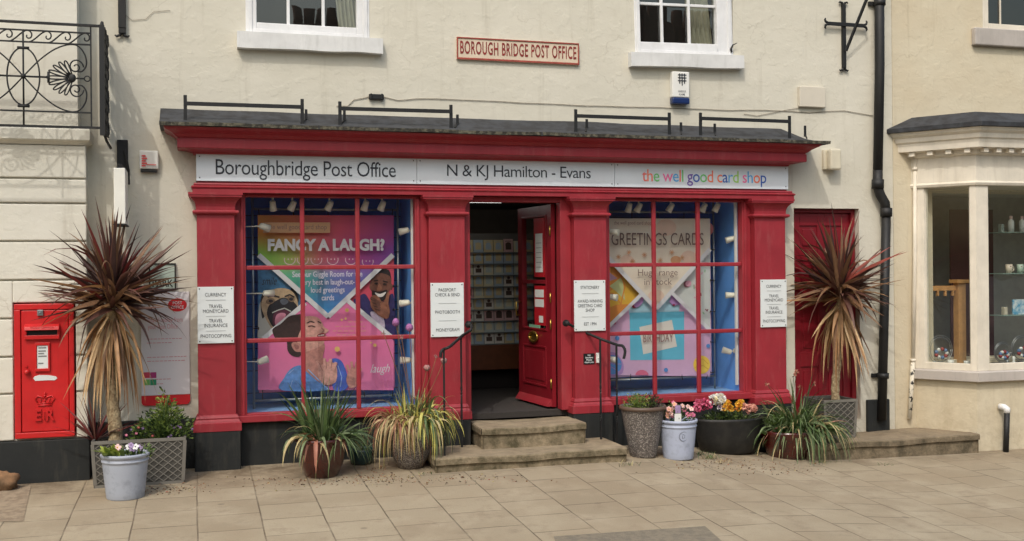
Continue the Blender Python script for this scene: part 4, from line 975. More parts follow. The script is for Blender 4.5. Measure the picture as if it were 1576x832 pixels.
# interior of the bay
m = MB(); m.box(7.6, 10.6, .9, .95, .3, 3.0, 0); m.box(7.5, 7.6, .31, .95, .3, 3.0, 0); m.box(10.5, 10.6, .31, .9, .3, 3, 0); m.box(7.6, 10.5, .31, .9, 2.75, 2.8, 0); m.build('back_room', mat('bay_room', (165, 164, 158), .9), sill_)
m = MB(); q = off(-.07); m.add([(p.x, p.y, zs1+.03) for p in q]+[(10.2, .6, zs1+.03), (7.9, .6, zs1+.03)], [(0, 1, 2, 3, 4, 5)]); m.build('display_floor', mat('bay_floor', (92, 88, 80), .7), sill_)
m = MB(); a_ = P(1463, 400, .45).x; b_ = P(1502, 400, .45).x; m.box(a_, b_+.25, .45, .47, .8, P(1480, 322, .45).z); tag(m.build('reflection_panel', mat('maroon_reflection', (70, 34, 36), .9)), 'dark maroon panel behind the wooden post, added to imitate the side door reflection', 'panel')  # added panel; its maroon imitates the red side door reflected in the pane
# thin cream pipe by the bay
cpq = thing('cream_pipe', (P(1408, 640, -.04).x, -.04, P(1408, 640, -.04).z), 'thin cream painted pipe with peeling patches left of the bay', 'pipe')
m = MB(); m.tube([P(1408, 236, -.04), P(1408, 400, -.04), P(1405, 560, -.04)], .022, 10); m.build('pipe', M_crm, cpq)
m = MB(); m.tube([P(1405, 556, -.04), P(1400, 644, -.04)], .024, 10); m.build('pipe', mat('peeling_paint', (214, 206, 188), .7, rgb2=(40, 38, 36), scale=16, lo=.55, hi=.58), cpq)
m = MB(); q = P(1408, 262, -.04); m.tube([q, q+Vector((0, 0, .03))], .03, 10); q = P(1405, 556, -.04); m.tube([q, q+Vector((0, 0, .03))], .03, 10); m.build('collar', M_crm, cpq)
# wall drain pipe
q = P(1553, 630, -.66); g_ = P(1551, 698, -.66)
dpk = thing('waste_pipe', (g_.x, -.6, g_.z), 'short black waste pipe with white elbow below the bay', 'pipe')
m = MB(); m.tube([(q.x, -.63, q.z-.03), (g_.x, -.63, g_.z-.02)], .03, 12); m.build('pipe', M_black, dpk)
m = MB(); m.tube([(q.x-.03, -.55, q.z+.02), (q.x-.01, -.60, q.z+.02), (q.x, -.63, q.z+.0), (q.x, -.63, q.z-.04)], .034, 12); m.build('elbow', M_white, dpk)

# goods in the bay window
fl = zs1+.03
def onray(px, py, Y): return P(px, py, Y)
q = onray(1477, 430, .0)
ws = thing('display_stand', (q.x, .0, fl), 'pale wooden post and rail stand inside the angled bay pane', 'stand')
zt_ = q.z; m = MB(); m.box(q.x-.05, q.x+.05, -.04, .05, fl, zt_-.04); m.box(q.x-.085, q.x+.085, -.07, .08, zt_-.04, zt_); m.build('post', M_wood, ws, bev=.004)
xl = P(1432, 440, .02).x; zr = P(1440, 443, .02).z; m = MB(); m.box(xl, q.x-.052, -.0, .04, zr-.03, zr+.025); m.build('rail', M_wood, ws)
m = MB()
for k in range(3): xx = xl+.08+k*.1; m.box(xx, xx+.02, .0, .03, zr-.09, zr-.031)
m.build('peg', M_wood, ws, split=True)
M_wire = mat('silver_wire', (150, 150, 150), .35, metal=.8)
def hoop(px, py, r, label, Y=-.1):
    q = P(px, py, Y); c = Vector((q.x, Y, fl+r+.006)); t = thing('wire_hoop', (q.x, Y, fl), label, 'ornament', 'hoop ornaments in the bay window')
    m = MB()
    for rr_ in (r, r*.86): m.tube([(c.x+rr_*math.cos(a), c.y, c.z+rr_*math.sin(a)) for a in [2*math.pi*k/32 for k in range(33)]], .006, 6)
    m.build('ring', M_wire, t)
    m = MB(); 
    for k in range(9): a = k*.7; m.ball((c.x+r*.45*math.cos(a), c.y-.02, c.z-.25*r+r*.3*math.sin(a)), .022, k % 3, 8, 5)
    m.build('decoration', [M_wp, mat('bauble_blue', (90, 120, 160)), mat('bauble_red', (150, 50, 50))], t)
hoop(1447, 525, .16, 'larger wire hoop ornament low in the angled bay pane', .0); hoop(1543, 520, .115, 'small wire hoop ornament beside the bay corner post'); hoop(1573, 520, .15, 'wire hoop ornament cut by the right edge of the photo')
for k, (px, Y) in enumerate(((1463, -.15), (1488, -.3))):
    q = P(px, 540, Y); m = MB(); m.lathe((q.x, Y, fl), [(.0, 0), (.03, 0), (.034, .06), (.03, .06), (.026, .01), (0, .01)], 16); tag(m.build('cup', M_wp), 'small white cup on the bay sill, '+('in front of the large hoop' if k == 0 else 'beside the wooden post foot'), 'cup')
shelf_z = [P(1555, py, -.1).z for py in (357, 420, 484)]
m = MB()
for i, z in enumerate(shelf_z):
    m = MB(); xa = P(1536, 400, -.1).x; m.box(xa-.02, 9.7, -.2, .02, z-.01, z); tag(m.build('glass_shelf', mat('shelf_edge', (130, 150, 142), .2)), ('top', 'middle', 'lowest')[i]+' glass shelf in the front of the bay window', 'shelf', 'glass shelves in the bay window')
bt = None
for i, (px, zz, lab) in enumerate(((1556, 0, 'white bottle on the top bay shelf, the left one'), (1573, 0, 'white bottle on the top bay shelf, the right one'))):
    q = P(px, 350, -.1)
    if bt is None:
        bt = thing('bottle', (q.x, -.1, shelf_z[0]), lab, 'bottle', 'bottles on the bay shelf'); m = MB(); m.lathe((q.x, -.1, shelf_z[0]), [(0, 0), (.032, 0), (.034, .1), (.03, .13), (.014, .145), (.014, .155)], 16); m.build('body', M_wp, bt); m = MB(); m.lathe((q.x, -.1, shelf_z[0]+.15), [(.018, 0), (.018, .035), (0, .035)], 14); m.build('cap', mat('pale_pink', (210, 180, 175)), bt)
    else: dup(bt, Vector((q.x, -.1, shelf_z[0])), lab)
for i, (px, c, lab) in enumerate(((1553, (216, 200, 180), 'white patterned mug on the middle bay shelf, left one'), (1570, (180, 196, 180), 'greenish mug on the middle bay shelf, right one'))):
    q = P(px, 410, -.1); m = MB(); m.lathe((q.x, -.1, shelf_z[1]), [(0, 0), (.034, 0), (.038, .1), (.034, .1), (.03, .01), (0, .01)], 16); m.tube([(q.x+.036, -.1, shelf_z[1]+.08), (q.x+.065, -.1, shelf_z[1]+.07), (q.x+.062, -.1, shelf_z[1]+.03), (q.x+.036, -.1, shelf_z[1]+.02)], .006, 6); tag(m.build('mug', mat('mug_'+'ab'[i], c, .3, rgb2=(120, 90, 80), scale=25, lo=.55, hi=.6)), lab, 'mug')
for k, (px, Y_, hh, lab) in enumerate(((1438, -.05, .05, 'tiny grey ornament at the left end of the angled bay sill'), (1456, .12, .1, 'small pale figurine behind the large hoop in the angled pane'), (1550, -.35, .06, 'tiny silver ornament at the left end of the front bay sill'), (1560, -.25, .09, 'small pale figurine between the two front hoops'), (1569, -.4, .05, 'tiny dark ornament nearest the glass at the right photo edge'))):
    q = P(px, 545, Y_); m = MB(); m.lathe((q.x, Y_, fl), [(0, 0), (.022, 0), (.026, .01), (.012, hh*.4), (.02, hh*.7), (.014, hh*.9), (0, hh)], 14); tag(m.build('ornament', [M_steel, M_wp, M_steel, M_wp, M_blk][k]), lab, 'ornament')
for k, (px, si_) in enumerate(((1541, 0), (1545, 2))):
    q = P(px, 400, -.1); m = MB(); m.box(q.x-.015, q.x+.03, -.12, -.07, shelf_z[si_], shelf_z[si_]+.09); tag(m.build('gift_box', mat('gift_'+'ab'[k], ((150, 160, 150), (190, 180, 160))[k]), bev=.004), ('small sage green box left of the bottles on the top bay shelf', 'small cream box left of the picture card on the lowest bay shelf')[k], 'box')
q = P(1566, 465, -.05); m = MB(); m.box(q.x-.07, q.x+.1, -.06, -.04, shelf_z[2]+.0, shelf_z[2]+.17); tag(m.build('picture_card', mat('sea_picture', (70, 150, 190), .5, rgb2=(220, 225, 225), scale=14), bev=.003), 'blue and white picture card on the lowest bay shelf', 'card')

# ============================================================ OPPOSITE TERRACE (seen reflected in the panes)
ot = thing('brick_terrace', (3, -21, -.17), 'brick terrace across the street, seen only as dark reflections in the panes', 'building')
M_brick = mat('brick', (120, 84, 66), .9, var=.25, scale=10); m = MB(); m.box(-16, 22, -24, -20, -.17, 6.2); m.build('wall', M_brick, ot)
m = MB(); m.add([(-16, -19.7, 6.2), (22, -19.7, 6.2), (22, -22, 8.1), (-16, -22, 8.1), (22, -24.3, 6.2), (-16, -24.3, 6.2)], [(0, 1, 2, 3), (3, 2, 4, 5), (0, 3, 5), (1, 4, 2)]); m.build('roof', mat('slate', (70, 70, 74), .7), ot)
for cx, wd, h_ in ((-8, .9, 9.2), (3.5, .75, 9.15), (14.3, .72, 9.9), (15.9, .75, 9.8)):
    m = MB(); m.box(cx-wd, cx+wd, -22.4, -21.6, 7.6, h_)
    for k in range(4): m.lathe((cx-wd*.72+wd*.48*k, -22, h_), [(.17, 0), (.15, .62), (.1, .62)], 12)
    m.build('chimney', M_brick, ot)

# ============================================================ WINDOW POSTERS
class Art:
    def __init__(s, Y): s.Y = Y; s.mb = None; s.l = 0
    def pt(s, p): return P(p[0], p[1], s.Y-s.l*.0009)
    def new(s): s.mb = MB(); return s
    def poly(s, pts, mi=0, up_=1):
        s.l += up_; vs = [s.pt(p) for p in pts]; n = len(vs)
        ar = sum(vs[i].x*vs[(i+1)%n].z-vs[(i+1)%n].x*vs[i].z for i in range(n))
        if ar < 0: vs = vs[::-1]
        s.mb.add(vs, [tuple(range(n))], mi); return s
    def blob(s, pts, mi=0, k=5):
        out = []; n = len(pts)
        for i in range(n):
            p0, p1, p2, p3 = [pts[(i+j-1)%n] for j in range(4)]
            for a in range(k):
                t = a/k
                out.append(tuple(.5*((2*p1[c])+(-p0[c]+p2[c])*t+(2*p0[c]-5*p1[c]+4*p2[c]-p3[c])*t*t+(-p0[c]+3*p1[c]-3*p2[c]+p3[c])*t**3) for c in (0, 1)))
        return s.poly(out, mi)
    def ell(s, cx, cy, rx, ry, mi=0, rot=0, n=22, a0=0, a1=360):
        c, d = math.cos(rad(rot)), math.sin(rad(rot)); q = []
        for k in range(n): t = rad(a0+(a1-a0)*k/(n if a1-a0 == 360 else n-1)); x, y = rx*math.cos(t), ry*math.sin(t); q.append((cx+x*c-y*d, cy+x*d+y*c))
        return s.poly(q, mi)
    def line(s, pts, w, mi=0):
        s.l += 1
        for i in range(len(pts)-1):
            (a, b_), (c, d) = pts[i], pts[i+1]; L_ = math.hypot(c-a, d-b_) or 1; nx, ny = -(d-b_)/L_*w/2, (c-a)/L_*w/2
            s.poly([(a+nx, b_+ny), (c+nx, d+ny), (c-nx, d-ny), (a-nx, b_-ny)], mi, 0)
        return s
    def txt(s, body, x0, x1, y0, y1, m, parent, bold=.0, shear=0., line=1., name='lettering', mi=0):
        s.l += 1; a = s.pt((x0, (y0+y1)/2)); b_ = s.pt((x1, (y0+y1)/2)); xm = (x0+x1)/2
        return text(body, a.x, b_.x, s.pt((xm, y1)).z, s.pt((xm, y0)).z, s.Y-s.l*.0009, m, parent, name=name, bold=bold, shear=shear, line=line)
def pm(name, c, rough=.55):
    ph = any(k in name for k in ('skin', 'hair', 'denim', 'tan', 'soot', 'ash', 'navy', 'sea', 'shirt'))
    return mat('print_'+name, c, rough, var=.3 if ph else .05, scale=22 if ph else 5)

# rainbow print of the upper panel: orange, green, pink, violet and blue fields of ink
def rainbow(cx, cz):
    m = new_mat('print_rainbow'); N, L, b = nodes_of(m); pos = geo_pos(N); sx = N.new('ShaderNodeSeparateXYZ'); L.new(pos, sx.inputs[0])
    a = P(397, 400, .35).x; e = P(606, 400, .35).x; t = P(500, 331, .35).z; d = P(500, 488, .35).z
    def mr(src, lo, hi): n = N.new('ShaderNodeMapRange'); n.inputs['From Min'].default_value = lo; n.inputs['From Max'].default_value = hi; L.new(src, n.inputs['Value']); return n.outputs['Result']
    fx = mr(sx.outputs['X'], a, e); fz = mr(sx.outputs['Z'], t, d)
    def ramp(stops):
        r = N.new('ShaderNodeValToRGB'); el = r.color_ramp.elements
        while len(el) < len(stops): el.new(.5)
        for k, (p, c) in enumerate(stops): el[k].position = p; el[k].color = (*lin(c), 1)
        L.new(fx, r.inputs['Fac']); return r.outputs['Color']
    top = ramp([(0, (226, 146, 60)), (.3, (222, 110, 90)), (.6, (214, 82, 110)), (1, (166, 60, 130))])
    mid = ramp([(0, (120, 190, 70)), (.22, (160, 180, 90)), (.45, (200, 100, 110)), (.75, (170, 70, 140)), (1, (120, 70, 160))])
    low = ramp([(0, (90, 180, 110)), (.35, (80, 160, 150)), (.55, (110, 120, 180)), (1, (110, 80, 160))])
    bot = ramp([(0, (60, 130, 190)), (.5, (60, 140, 200)), (1, (70, 110, 180))])
    def ss(lo, hi): n = N.new('ShaderNodeMapRange'); n.interpolation_type = 'SMOOTHSTEP'; n.inputs['From Min'].default_value = lo; n.inputs['From Max'].default_value = hi; L.new(fz, n.inputs['Value']); return n.outputs['Result']
    c = mix(N, L, mix(N, L, mix(N, L, top, mid, ss(.12, .42)), low, ss(.42, .62)), bot, ss(.62, .98))
    L.new(c, b.inputs['Base Color']); b.inputs['Roughness'].default_value = .5; return m
M_rain = rainbow(0, 0)
pA = thing('window_poster', (P(502, 600, .35).x, .35, P(502, 600, .35).z), 'big rainbow and pink poster asking fancy a laugh, with pug, woman and man', 'poster')
A = Art(.35)
ws_ = (214, 214, 216)
A.new().poly([(397, 331), (606, 331), (606, 600), (397, 600)], 0)
A.mb.box(P(397, 400, .36).x, P(606, 400, .36).x, .352, .358, P(500, 600, .36).z, P(500, 331, .36).z, 0); A.mb.build('panel', pm('pink', (222, 116, 162)), pA)
# pug corner
A.new(); A.poly([(397, 392), (475, 462), (405, 522), (397, 522)], 0)
A.blob([(400, 466), (408, 470), (416, 500), (430, 520), (400, 524), (397, 500)], 1)
A.blob([(401, 465), (404, 452), (412, 446), (420, 455), (412, 475), (404, 490)], 2)   # ear
A.blob([(449, 442), (455, 447), (460, 462), (452, 470), (446, 455)], 2)
A.blob([(402, 470), (407, 455), (418, 446), (434, 443), (448, 447), (457, 460), (458, 480), (446, 500), (425, 510), (410, 492)], 3)
A.blob([(411, 484), (414, 470), (424, 463), (436, 458), (449, 462), (458, 472), (460, 486), (448, 494), (430, 492), (424, 504), (418, 500)], 2)
A.ell(416, 463, 7, 4.5, 4, -15); A.ell(448, 460, 6, 4, 4, 25); A.ell(417, 463, 3.5, 2.5, 2); A.ell(448, 460, 3.2, 2.4, 2)
A.blob([(431, 462), (437, 459), (444, 463), (440, 468), (434, 468)], 5)
A.line([(412, 457), (420, 454), (430, 457)], 2, 2).line([(438, 456), (446, 453), (453, 457)], 2, 2)
A.blob([(422, 482), (434, 476), (446, 480), (440, 492), (428, 502), (420, 497)], 6); A.blob([(426, 484), (434, 481), (440, 484), (434, 496), (426, 502), (423, 494)], 7)
A.line([(419, 481), (428, 477), (438, 474), (448, 479)], 1.6, 1)
A.mb.build('pug_picture', [pm('sea', (60, 112, 150)), pm('offwhite', (190, 190, 180)), pm('soot', (34, 34, 40)), pm('tan', (186, 160, 128)), pm('dark_tan', (128, 106, 86)), pm('ash', (92, 98, 108)), pm('maroon', (90, 40, 60)), pm('tongue', (214, 140, 160))], pA)
# man corner
A.new(); A.poly([(606, 392), (534, 462), (606, 524)], 0)
A.blob([(606, 455), (592, 462), (575, 470), (562, 452), (550, 458), (545, 466), (575, 500), (606, 526)], 1)
A.blob([(570, 480), (588, 485), (592, 505), (580, 502)], 2)
A.blob([(572, 428), (576, 418), (586, 414), (597, 416), (602, 426), (601, 442), (595, 455), (583, 460), (573, 450), (569, 440)], 3)
A.blob([(571, 432), (574, 419), (586, 413), (599, 416), (602, 430), (599, 424), (586, 420), (576, 424)], 4)
A.ell(571, 441, 2.4, 5, 3).ell(602, 441, 2, 5, 3)
A.line([(575, 432), (582, 431)], 1.6, 4).line([(589, 432), (597, 434)], 1.6, 4); A.ell(579, 436, 3, 1.4, 4).ell(592, 437, 3, 1.4, 4); A.blob([(584, 436), (588, 443), (585, 447), (580, 446)], 5)
A.blob([(576, 450), (584, 452), (594, 449), (590, 457), (582, 458)], 6); A.blob([(573, 447), (583, 449), (596, 446), (592, 461), (582, 464), (574, 458)], 4, 5).blob([(577, 450), (585, 452), (594, 449), (589, 456), (582, 456)], 6)
A.blob([(570, 462), (574, 454), (582, 456), (588, 464), (592, 462), (596, 450), (599, 451), (598, 466), (600, 480), (596, 490), (584, 486), (572, 474)], 5)
for k in range(4): A.line([(570+k*2.2, 458+k*5.2), (577+k*2, 461+k*4.6), (585, 467+k*3.6)], 4.2-.3*k, 3).line([(571+k*2.2, 460.6+k*5.2), (578+k*2, 463.4+k*4.6)], .8, 4)
A.line([(595, 470), (597, 456), (598.5, 450)], 4, 5)
A.mb.build('man_picture', [pm('coral', (204, 74, 96)), pm('navy', (46, 40, 92)), pm('shirt', (196, 182, 200)), pm('brown_skin', (112, 72, 58)), pm('hair_dark', (36, 28, 28)), pm('brown_skin_light', (142, 92, 70)), pm('teeth', (224, 218, 210))], pA)
A.l += 1
A.new().poly([(397, 331), (606, 331), (606, 392), (505, 488), (397, 392)], 0); A.mb.build('rainbow_panel', M_rain, pA)
A.new().poly([(397, 600), (397, 527), (472, 464), (505, 492), (536, 464), (606, 524), (606, 600)], 0); A.mb.build('pink_panel', pm('pink', 0), pA)
A.new(); A.line([(398, 392), (505, 487)], 7.5, 0); A.line([(605, 392), (505, 487)], 7.5, 0); A.line([(405, 521), (470, 466)], 7, 0); A.line([(536, 463), (603, 519)], 7, 0); A.mb.build('white_band', pm('white', ws_), pA)
# woman
A.new()
A.blob([(432, 498), (444, 487), (456, 484), (466, 486), (468, 510), (464, 545), (452, 548), (443, 540), (440, 522), (426, 522), (420, 512), (422, 504)], 0)
A.blob([(419, 508), (427, 502), (437, 508), (436, 520), (426, 522)], 0)
A.blob([(463, 530), (498, 528), (497, 550), (505, 562), (520, 572), (480, 600), (455, 572), (466, 556)], 1)
A.blob([(452, 497), (462, 489), (478, 486), (490, 489), (496, 497), (499, 503), (506, 508), (502, 512), (500, 514), (503, 518), (498, 521), (499, 527), (492, 533), (480, 538), (464, 542), (450, 532), (446, 510)], 2)
A.blob([(452, 497), (460, 489), (470, 486), (466, 500), (458, 520), (456, 545), (446, 536), (443, 512)], 0)
A.blob([(449, 528), (455, 526), (463, 531), (463, 540), (456, 541), (450, 535)], 1).blob([(453, 530), (459, 531), (460, 536), (455, 537)], 3)
A.line([(472, 497), (478, 494), (484, 496)], 1.6, 0).line([(489, 494), (494, 497)], 1.6, 0); A.line([(474, 502), (480, 501), (485, 503)], 1.5, 0)
A.blob([(488, 516), (495, 512), (501, 514), (498, 520), (491, 520)], 4).line([(490, 516.4), (499, 515)], 1.4, 5); A.line([(494, 504), (499, 508), (496, 511)], 1, 3)
A.blob([(433, 600), (438, 580), (448, 567), (462, 562), (470, 570), (488, 586), (505, 600)], 6)
A.blob([(508, 556), (516, 551), (526, 556), (533, 572), (537, 590), (530, 600), (514, 600), (510, 580)], 7)
A.line([(474, 568), (492, 586), (505, 599)], 1.5, 8); A.line([(444, 575), (452, 568)], 1.2, 8).line([(520, 562), (526, 580), (524, 595)], 1, 8).line([(450, 585), (446, 599)], 1, 8)
A.blob([(490, 566), (497, 560), (506, 556), (516, 560), (519, 572), (516, 588), (500, 592), (490, 580)], 2)
for a_, b_ in (((494, 570), (488, 555)), ((500, 567), (499, 551)), ((507, 566), (509, 552)), ((513, 570), (517, 557))): A.line([a_, b_], 4.4, 2); A.line([(a_[0]+2.4, a_[1]), (b_[0]+2.4, b_[1]+2)], .8, 3)
A.blob([(536, 572), (541, 566), (549, 568), (553, 580), (548, 594), (538, 596), (533, 585)], 1)
for a_, b_ in (((538, 574), (534, 561)), ((542, 570), (541, 556)), ((547, 572), (549, 557)), ((551, 578), (556, 566))): A.line([a_, b_], 4, 1)
A.mb.build('woman_picture', [pm('hair_brown', (58, 42, 40)), pm('skin_shade', (188, 132, 120)), pm('skin', (208, 156, 142)), pm('skin_dark', (150, 98, 92)), pm('lips', (140, 50, 60)), pm('teeth', 0), pm('denim', (90, 136, 196)), pm('denim_deep', (62, 94, 186)), pm('denim_pale', (150, 180, 220))], pA)
A.new()
for x, y, r_ in ((519, 537, 4), (534, 477, 3), (532, 490, 1.6), (577, 531, 2.6), (526, 492, 1.5), (571, 527, 1.4)): A.ell(x, y, r_, r_, 0)
for k, (x0_, x1_, y) in enumerate(((536, 558, 495), (516, 562, 502), (512, 566, 509), (518, 556, 515))): 
    xx = x0_
    while xx < x1_: l_ = R.uniform(4, 9); A.line([(xx, y), (min(xx+l_, x1_), y)], 1.6, 1); xx += l_+2
A.mb.build('gold_print', [pm('gold', (222, 186, 110)), pm('faint_gold', (214, 140, 140))], pA)
A.new().poly([(405, 342), (508, 342), (508, 358), (405, 358)], 0); A.mb.build('banner', pm('banner', (206, 160, 120)), pA)
M_w = pm('white', 0); M_faint = pm('faint', (150, 116, 110))
A.txt('the well good card shop', 411, 503, 345, 355, M_faint, pA, .0)
A.txt('FANCY A LAUGH?', 412, 592, 367, 386, M_w, pA, .05)
A.txt('See our Giggle Room for the\nvery best in laugh-out-\nloud greetings\ncards', 450, 558, 417, 462, pm('white_soft', (206, 200, 214)), pA, .012)
A.txt('laugh', 570, 600, 560, 577, M_w, pA, .0, .4); A.txt('smile', 403, 426, 426, 438, pm('soot', 0), pA, .0, .4)
A.new()
for k, x in enumerate((446, 466, 487, 512, 540, 566)):
    y = 399 if k != 5 else 402; A.line([(x+8.5*math.cos(t), y+8*math.sin(t)) for t in [math.pi*(-.1+1.2*j/10) for j in range(11)]], 1., 0); A.ell(x-2.5, y-.5, .9, 1.2, 0, 0, 8); A.ell(x+3, y-.5, .9, 1.2, 0, 0, 8)
A.mb.build('smile_row', pm('smile_line', (216, 180, 190)), pA)

pB = thing('window_poster', (P(1011, 580, .36).x, .36, P(1011, 580, .36).z), 'pastel greetings cards poster with a birthday card, balls and bunting pictures', 'poster')
A = Art(.36)
A.new().poly([(929, 336), (1093, 336), (1093, 579), (929, 577)], 0); A.mb.box(P(929, 400, .37).x, P(1093, 400, .37).x, .362, .368, P(1010, 578, .37).z, P(1010, 336, .37).z, 0); A.mb.build('panel', pm('lilac', (206, 166, 196)), pB)
A.new(); A.poly([(929, 395), (988, 452), (937, 502), (929, 502)], 0); A.poly([(929, 398), (945, 412), (960, 425), (940, 448), (929, 440)], 1); A.poly([(929, 412), (950, 428), (929, 436)], 2); A.poly([(958, 425), (962, 462), (948, 448), (938, 440)], 3); A.blob([(945, 470), (960, 468), (968, 470), (950, 488), (934, 500), (932, 480)], 1)
A.line([(952, 415), (962, 440), (955, 470)], 2, 1).line([(931, 448), (945, 452), (957, 470)], 1.6, 1); A.mb.build('bunting_picture', [pm('yellow', (222, 176, 62)), pm('orange', (216, 140, 62)), pm('mauve', (186, 146, 170)), pm('pale_green', (190, 196, 140))], pB)
A.new(); A.poly([(1093, 385), (1033, 452), (1093, 512)], 0)
for k in range(16): x = R.uniform(1052, 1090); y = R.uniform(408, 490); (A.line([(x, y), (x+R.uniform(-4, 4), y+R.uniform(2, 6))], 1.8, 1+k % 3) if abs(y-452) < (x-1040) else None)
A.ell(1057, 437, 5, 5, 1).ell(1059.5, 436, 4.5, 4.6, 2)
A.ell(1088, 352, 10, 11, 4); A.mb.build('confetti_picture', [pm('mist', (204, 208, 202)), pm('plum', (130, 80, 90)), pm('rose', (216, 160, 176)), pm('leaf', (140, 180, 140)), pm('dusky_red', (190, 110, 110))], pB)
A.new(); A.poly([(937, 502), (988, 452), (1010, 474), (1035, 451), (1093, 508), (1093, 579), (929, 577), (929, 510)], 0); A.poly([(968, 472), (988, 452), (1010, 474), (1030, 454), (1046, 470), (1045, 482), (968, 484)], 5)
A.poly([(969, 481), (1053, 479), (1053, 553), (970, 554)], 1); A.poly([(984, 503), (1034, 492), (1042, 533), (990, 545)], 2)
A.blob([(929, 545), (945, 542), (956, 552), (960, 565), (955, 576), (935, 577), (929, 570)], 6); A.ell(942, 561, 15, 15, 3); A.line([(931, 552), (944, 560), (956, 560)], 1, 6).line([(930, 560), (944, 566), (952, 572)], 1, 6)
A.ell(1080, 561, 13, 14, 4); A.line([(1070, 555), (1082, 552), (1090, 560)], 1, 8).line([(1070, 565), (1082, 562), (1090, 568)], 1, 8)
A.ell(988, 577, 10, 8, 7, 0, 18, 180, 360); A.ell(950, 520, 3.4, 3.4, 3).ell(1025, 569, 3.2, 3.2, 3).ell(1090, 532, 3, 3, 3).ell(946, 497, 2.2, 2.2, 7).ell(938, 532, 1.6, 1.6, 7)
A.blob([(972, 468), (984, 462), (988, 453), (990, 456), (986, 468), (976, 474)], 9).blob([(976, 468), (985, 461), (988, 455), (991, 460), (987, 468), (979, 473)], 6); A.poly([(1034, 452), (1050, 468), (1036, 470), (1030, 464)], 6); A.ell(1037, 469, 2, 1.6, 9)
A.mb.build('birthday_picture', [pm('lilac', 0), pm('aqua', (96, 182, 208)), pm('card_cream', (214, 210, 200)), pm('ball_blue', (80, 136, 196)), pm('ball_yellow', (232, 196, 70)), pm('pale_aqua', (160, 198, 212)), pm('violet', (170, 130, 184)), pm('pink_red', (210, 100, 130)), pm('amber', (206, 160, 50)), pm('crimson', (140, 30, 60))], pB)
A.txt('BIRTHDAY', 990, 1036, 513, 526, M_faint, pB, .0)
A.new().poly([(929, 336), (1093, 336), (1093, 385), (1010, 476), (929, 392)], 0)
for x, y, r_, c in ((1025, 350, 16, 1), (1060, 395, 12, 1), (965, 400, 10, 1), (1040, 400, 8, 2), (1010, 455, 12, 1)): A.ell(x, y, r_, r_*.8, c)
for x, y in ((952, 395), (974, 402), (992, 392), (1016, 400), (1034, 388), (1050, 396), (968, 388)):
    for k in range(4): a_ = k*.785+.2; A.line([(x-4*math.cos(a_), y-4*math.sin(a_)), (x+4*math.cos(a_), y+4*math.sin(a_))], .9, 2)
A.mb.build('cream_panel', [pm('cream', (226, 214, 196)), pm('peach', (226, 196, 176)), pm('apricot', (208, 156, 116))], pB)
A.new(); A.line([(929, 388), (1010, 475)], 6.5, 0); A.line([(1093, 383), (1010, 475)], 6.5, 0); A.line([(936, 503), (988, 452)], 5.5, 0); A.line([(1035, 451), (1093, 508)], 5.5, 0); A.mb.build('white_band', pm('white', 0), pB)
M_bk = pm('brown_grey', (104, 82, 76))
A.txt('the well good card shop', 945, 1003, 340, 347, M_faint, pB); A.txt('GREETINGS CARDS', 941, 1083, 358, 377, M_bk, pB, .0)
A.txt('Huge range\nin stock', 982, 1043, 414, 438, pm('brown_grey_soft', (132, 112, 104)), pB, .0)

# tube frames carrying the posters
def tube_frame(pxl, pxr, pyt, pyb, Y, x0, x1, label, ties):
    t = thing('tube_stand', (P((pxl+pxr)/2, pyb, Y).x, Y, .6), label, 'frame')
    m = MB()
    for px in (pxl, pxr): x = P(px, 450, Y).x; m.tube([(x, Y, .598), (x, Y, 2.635)], .012, 8)
    m.build('pole', M_steel, t, split=True)
    m = MB()
    for py in (pyt, pyb): z = P((pxl+pxr)/2, py, Y).z; m.tube([(P(pxl, 450, Y).x+.012, Y, z), (P(pxr, 450, Y).x-.012, Y, z)], .012, 8)
    m.build('crosspiece', M_steel, t, split=True)
    m = MB()
    for a, b_ in ties: p, q = P(*a, Y-.01), P(*b_, Y-.01); m.tube([p+Vector((0, -.01, 0)), q+Vector((0, -.01, 0))], .0045, 5); m.tube([p+Vector((0, .006, -.012)), p+Vector((0, -.012, .012))], .005, 5)
    m.build('tie', M_blk, t, split=True)
tube_frame(389.5, 613, 322, 612, .34, 0, 0, 'grey tube frame holding the rainbow poster in the left window', [((397, 392), (389, 391)), ((604, 388), (613, 387)), ((399, 333), (398, 322)), ((452, 332), (450, 322)), ((505, 333), (504, 322)), ((603, 333), (604, 322)), ((404, 600), (404, 614)), ((455, 600), (456, 613)), ((508, 600), (507, 613)), ((560, 599), (561, 611)), ((604, 598), (604, 611)), ((398, 505), (390, 505)), ((605, 440), (613, 440)), ((605, 476), (613, 476)), ((605, 543), (613, 543)), ((397, 452), (389, 452)), ((397, 552), (389, 552))])
tube_frame(922, 1099, 326, 582, .36, 0, 0, 'grey tube frame holding the greetings cards poster in the right window', [((972, 337), (972, 327)), ((1012, 337), (1012, 327)), ((1052, 337), (1052, 327)), ((1093, 384), (1100, 384)), ((1093, 431), (1100, 431)), ((1093, 479), (1100, 479)), ((1093, 526), (1100, 526)), ((1093, 573), (1100, 572)), ((970, 577), (970, 586)), ((1010, 577), (1010, 585)), ((1049, 578), (1050, 584)), ((1088, 578), (1086, 583))])
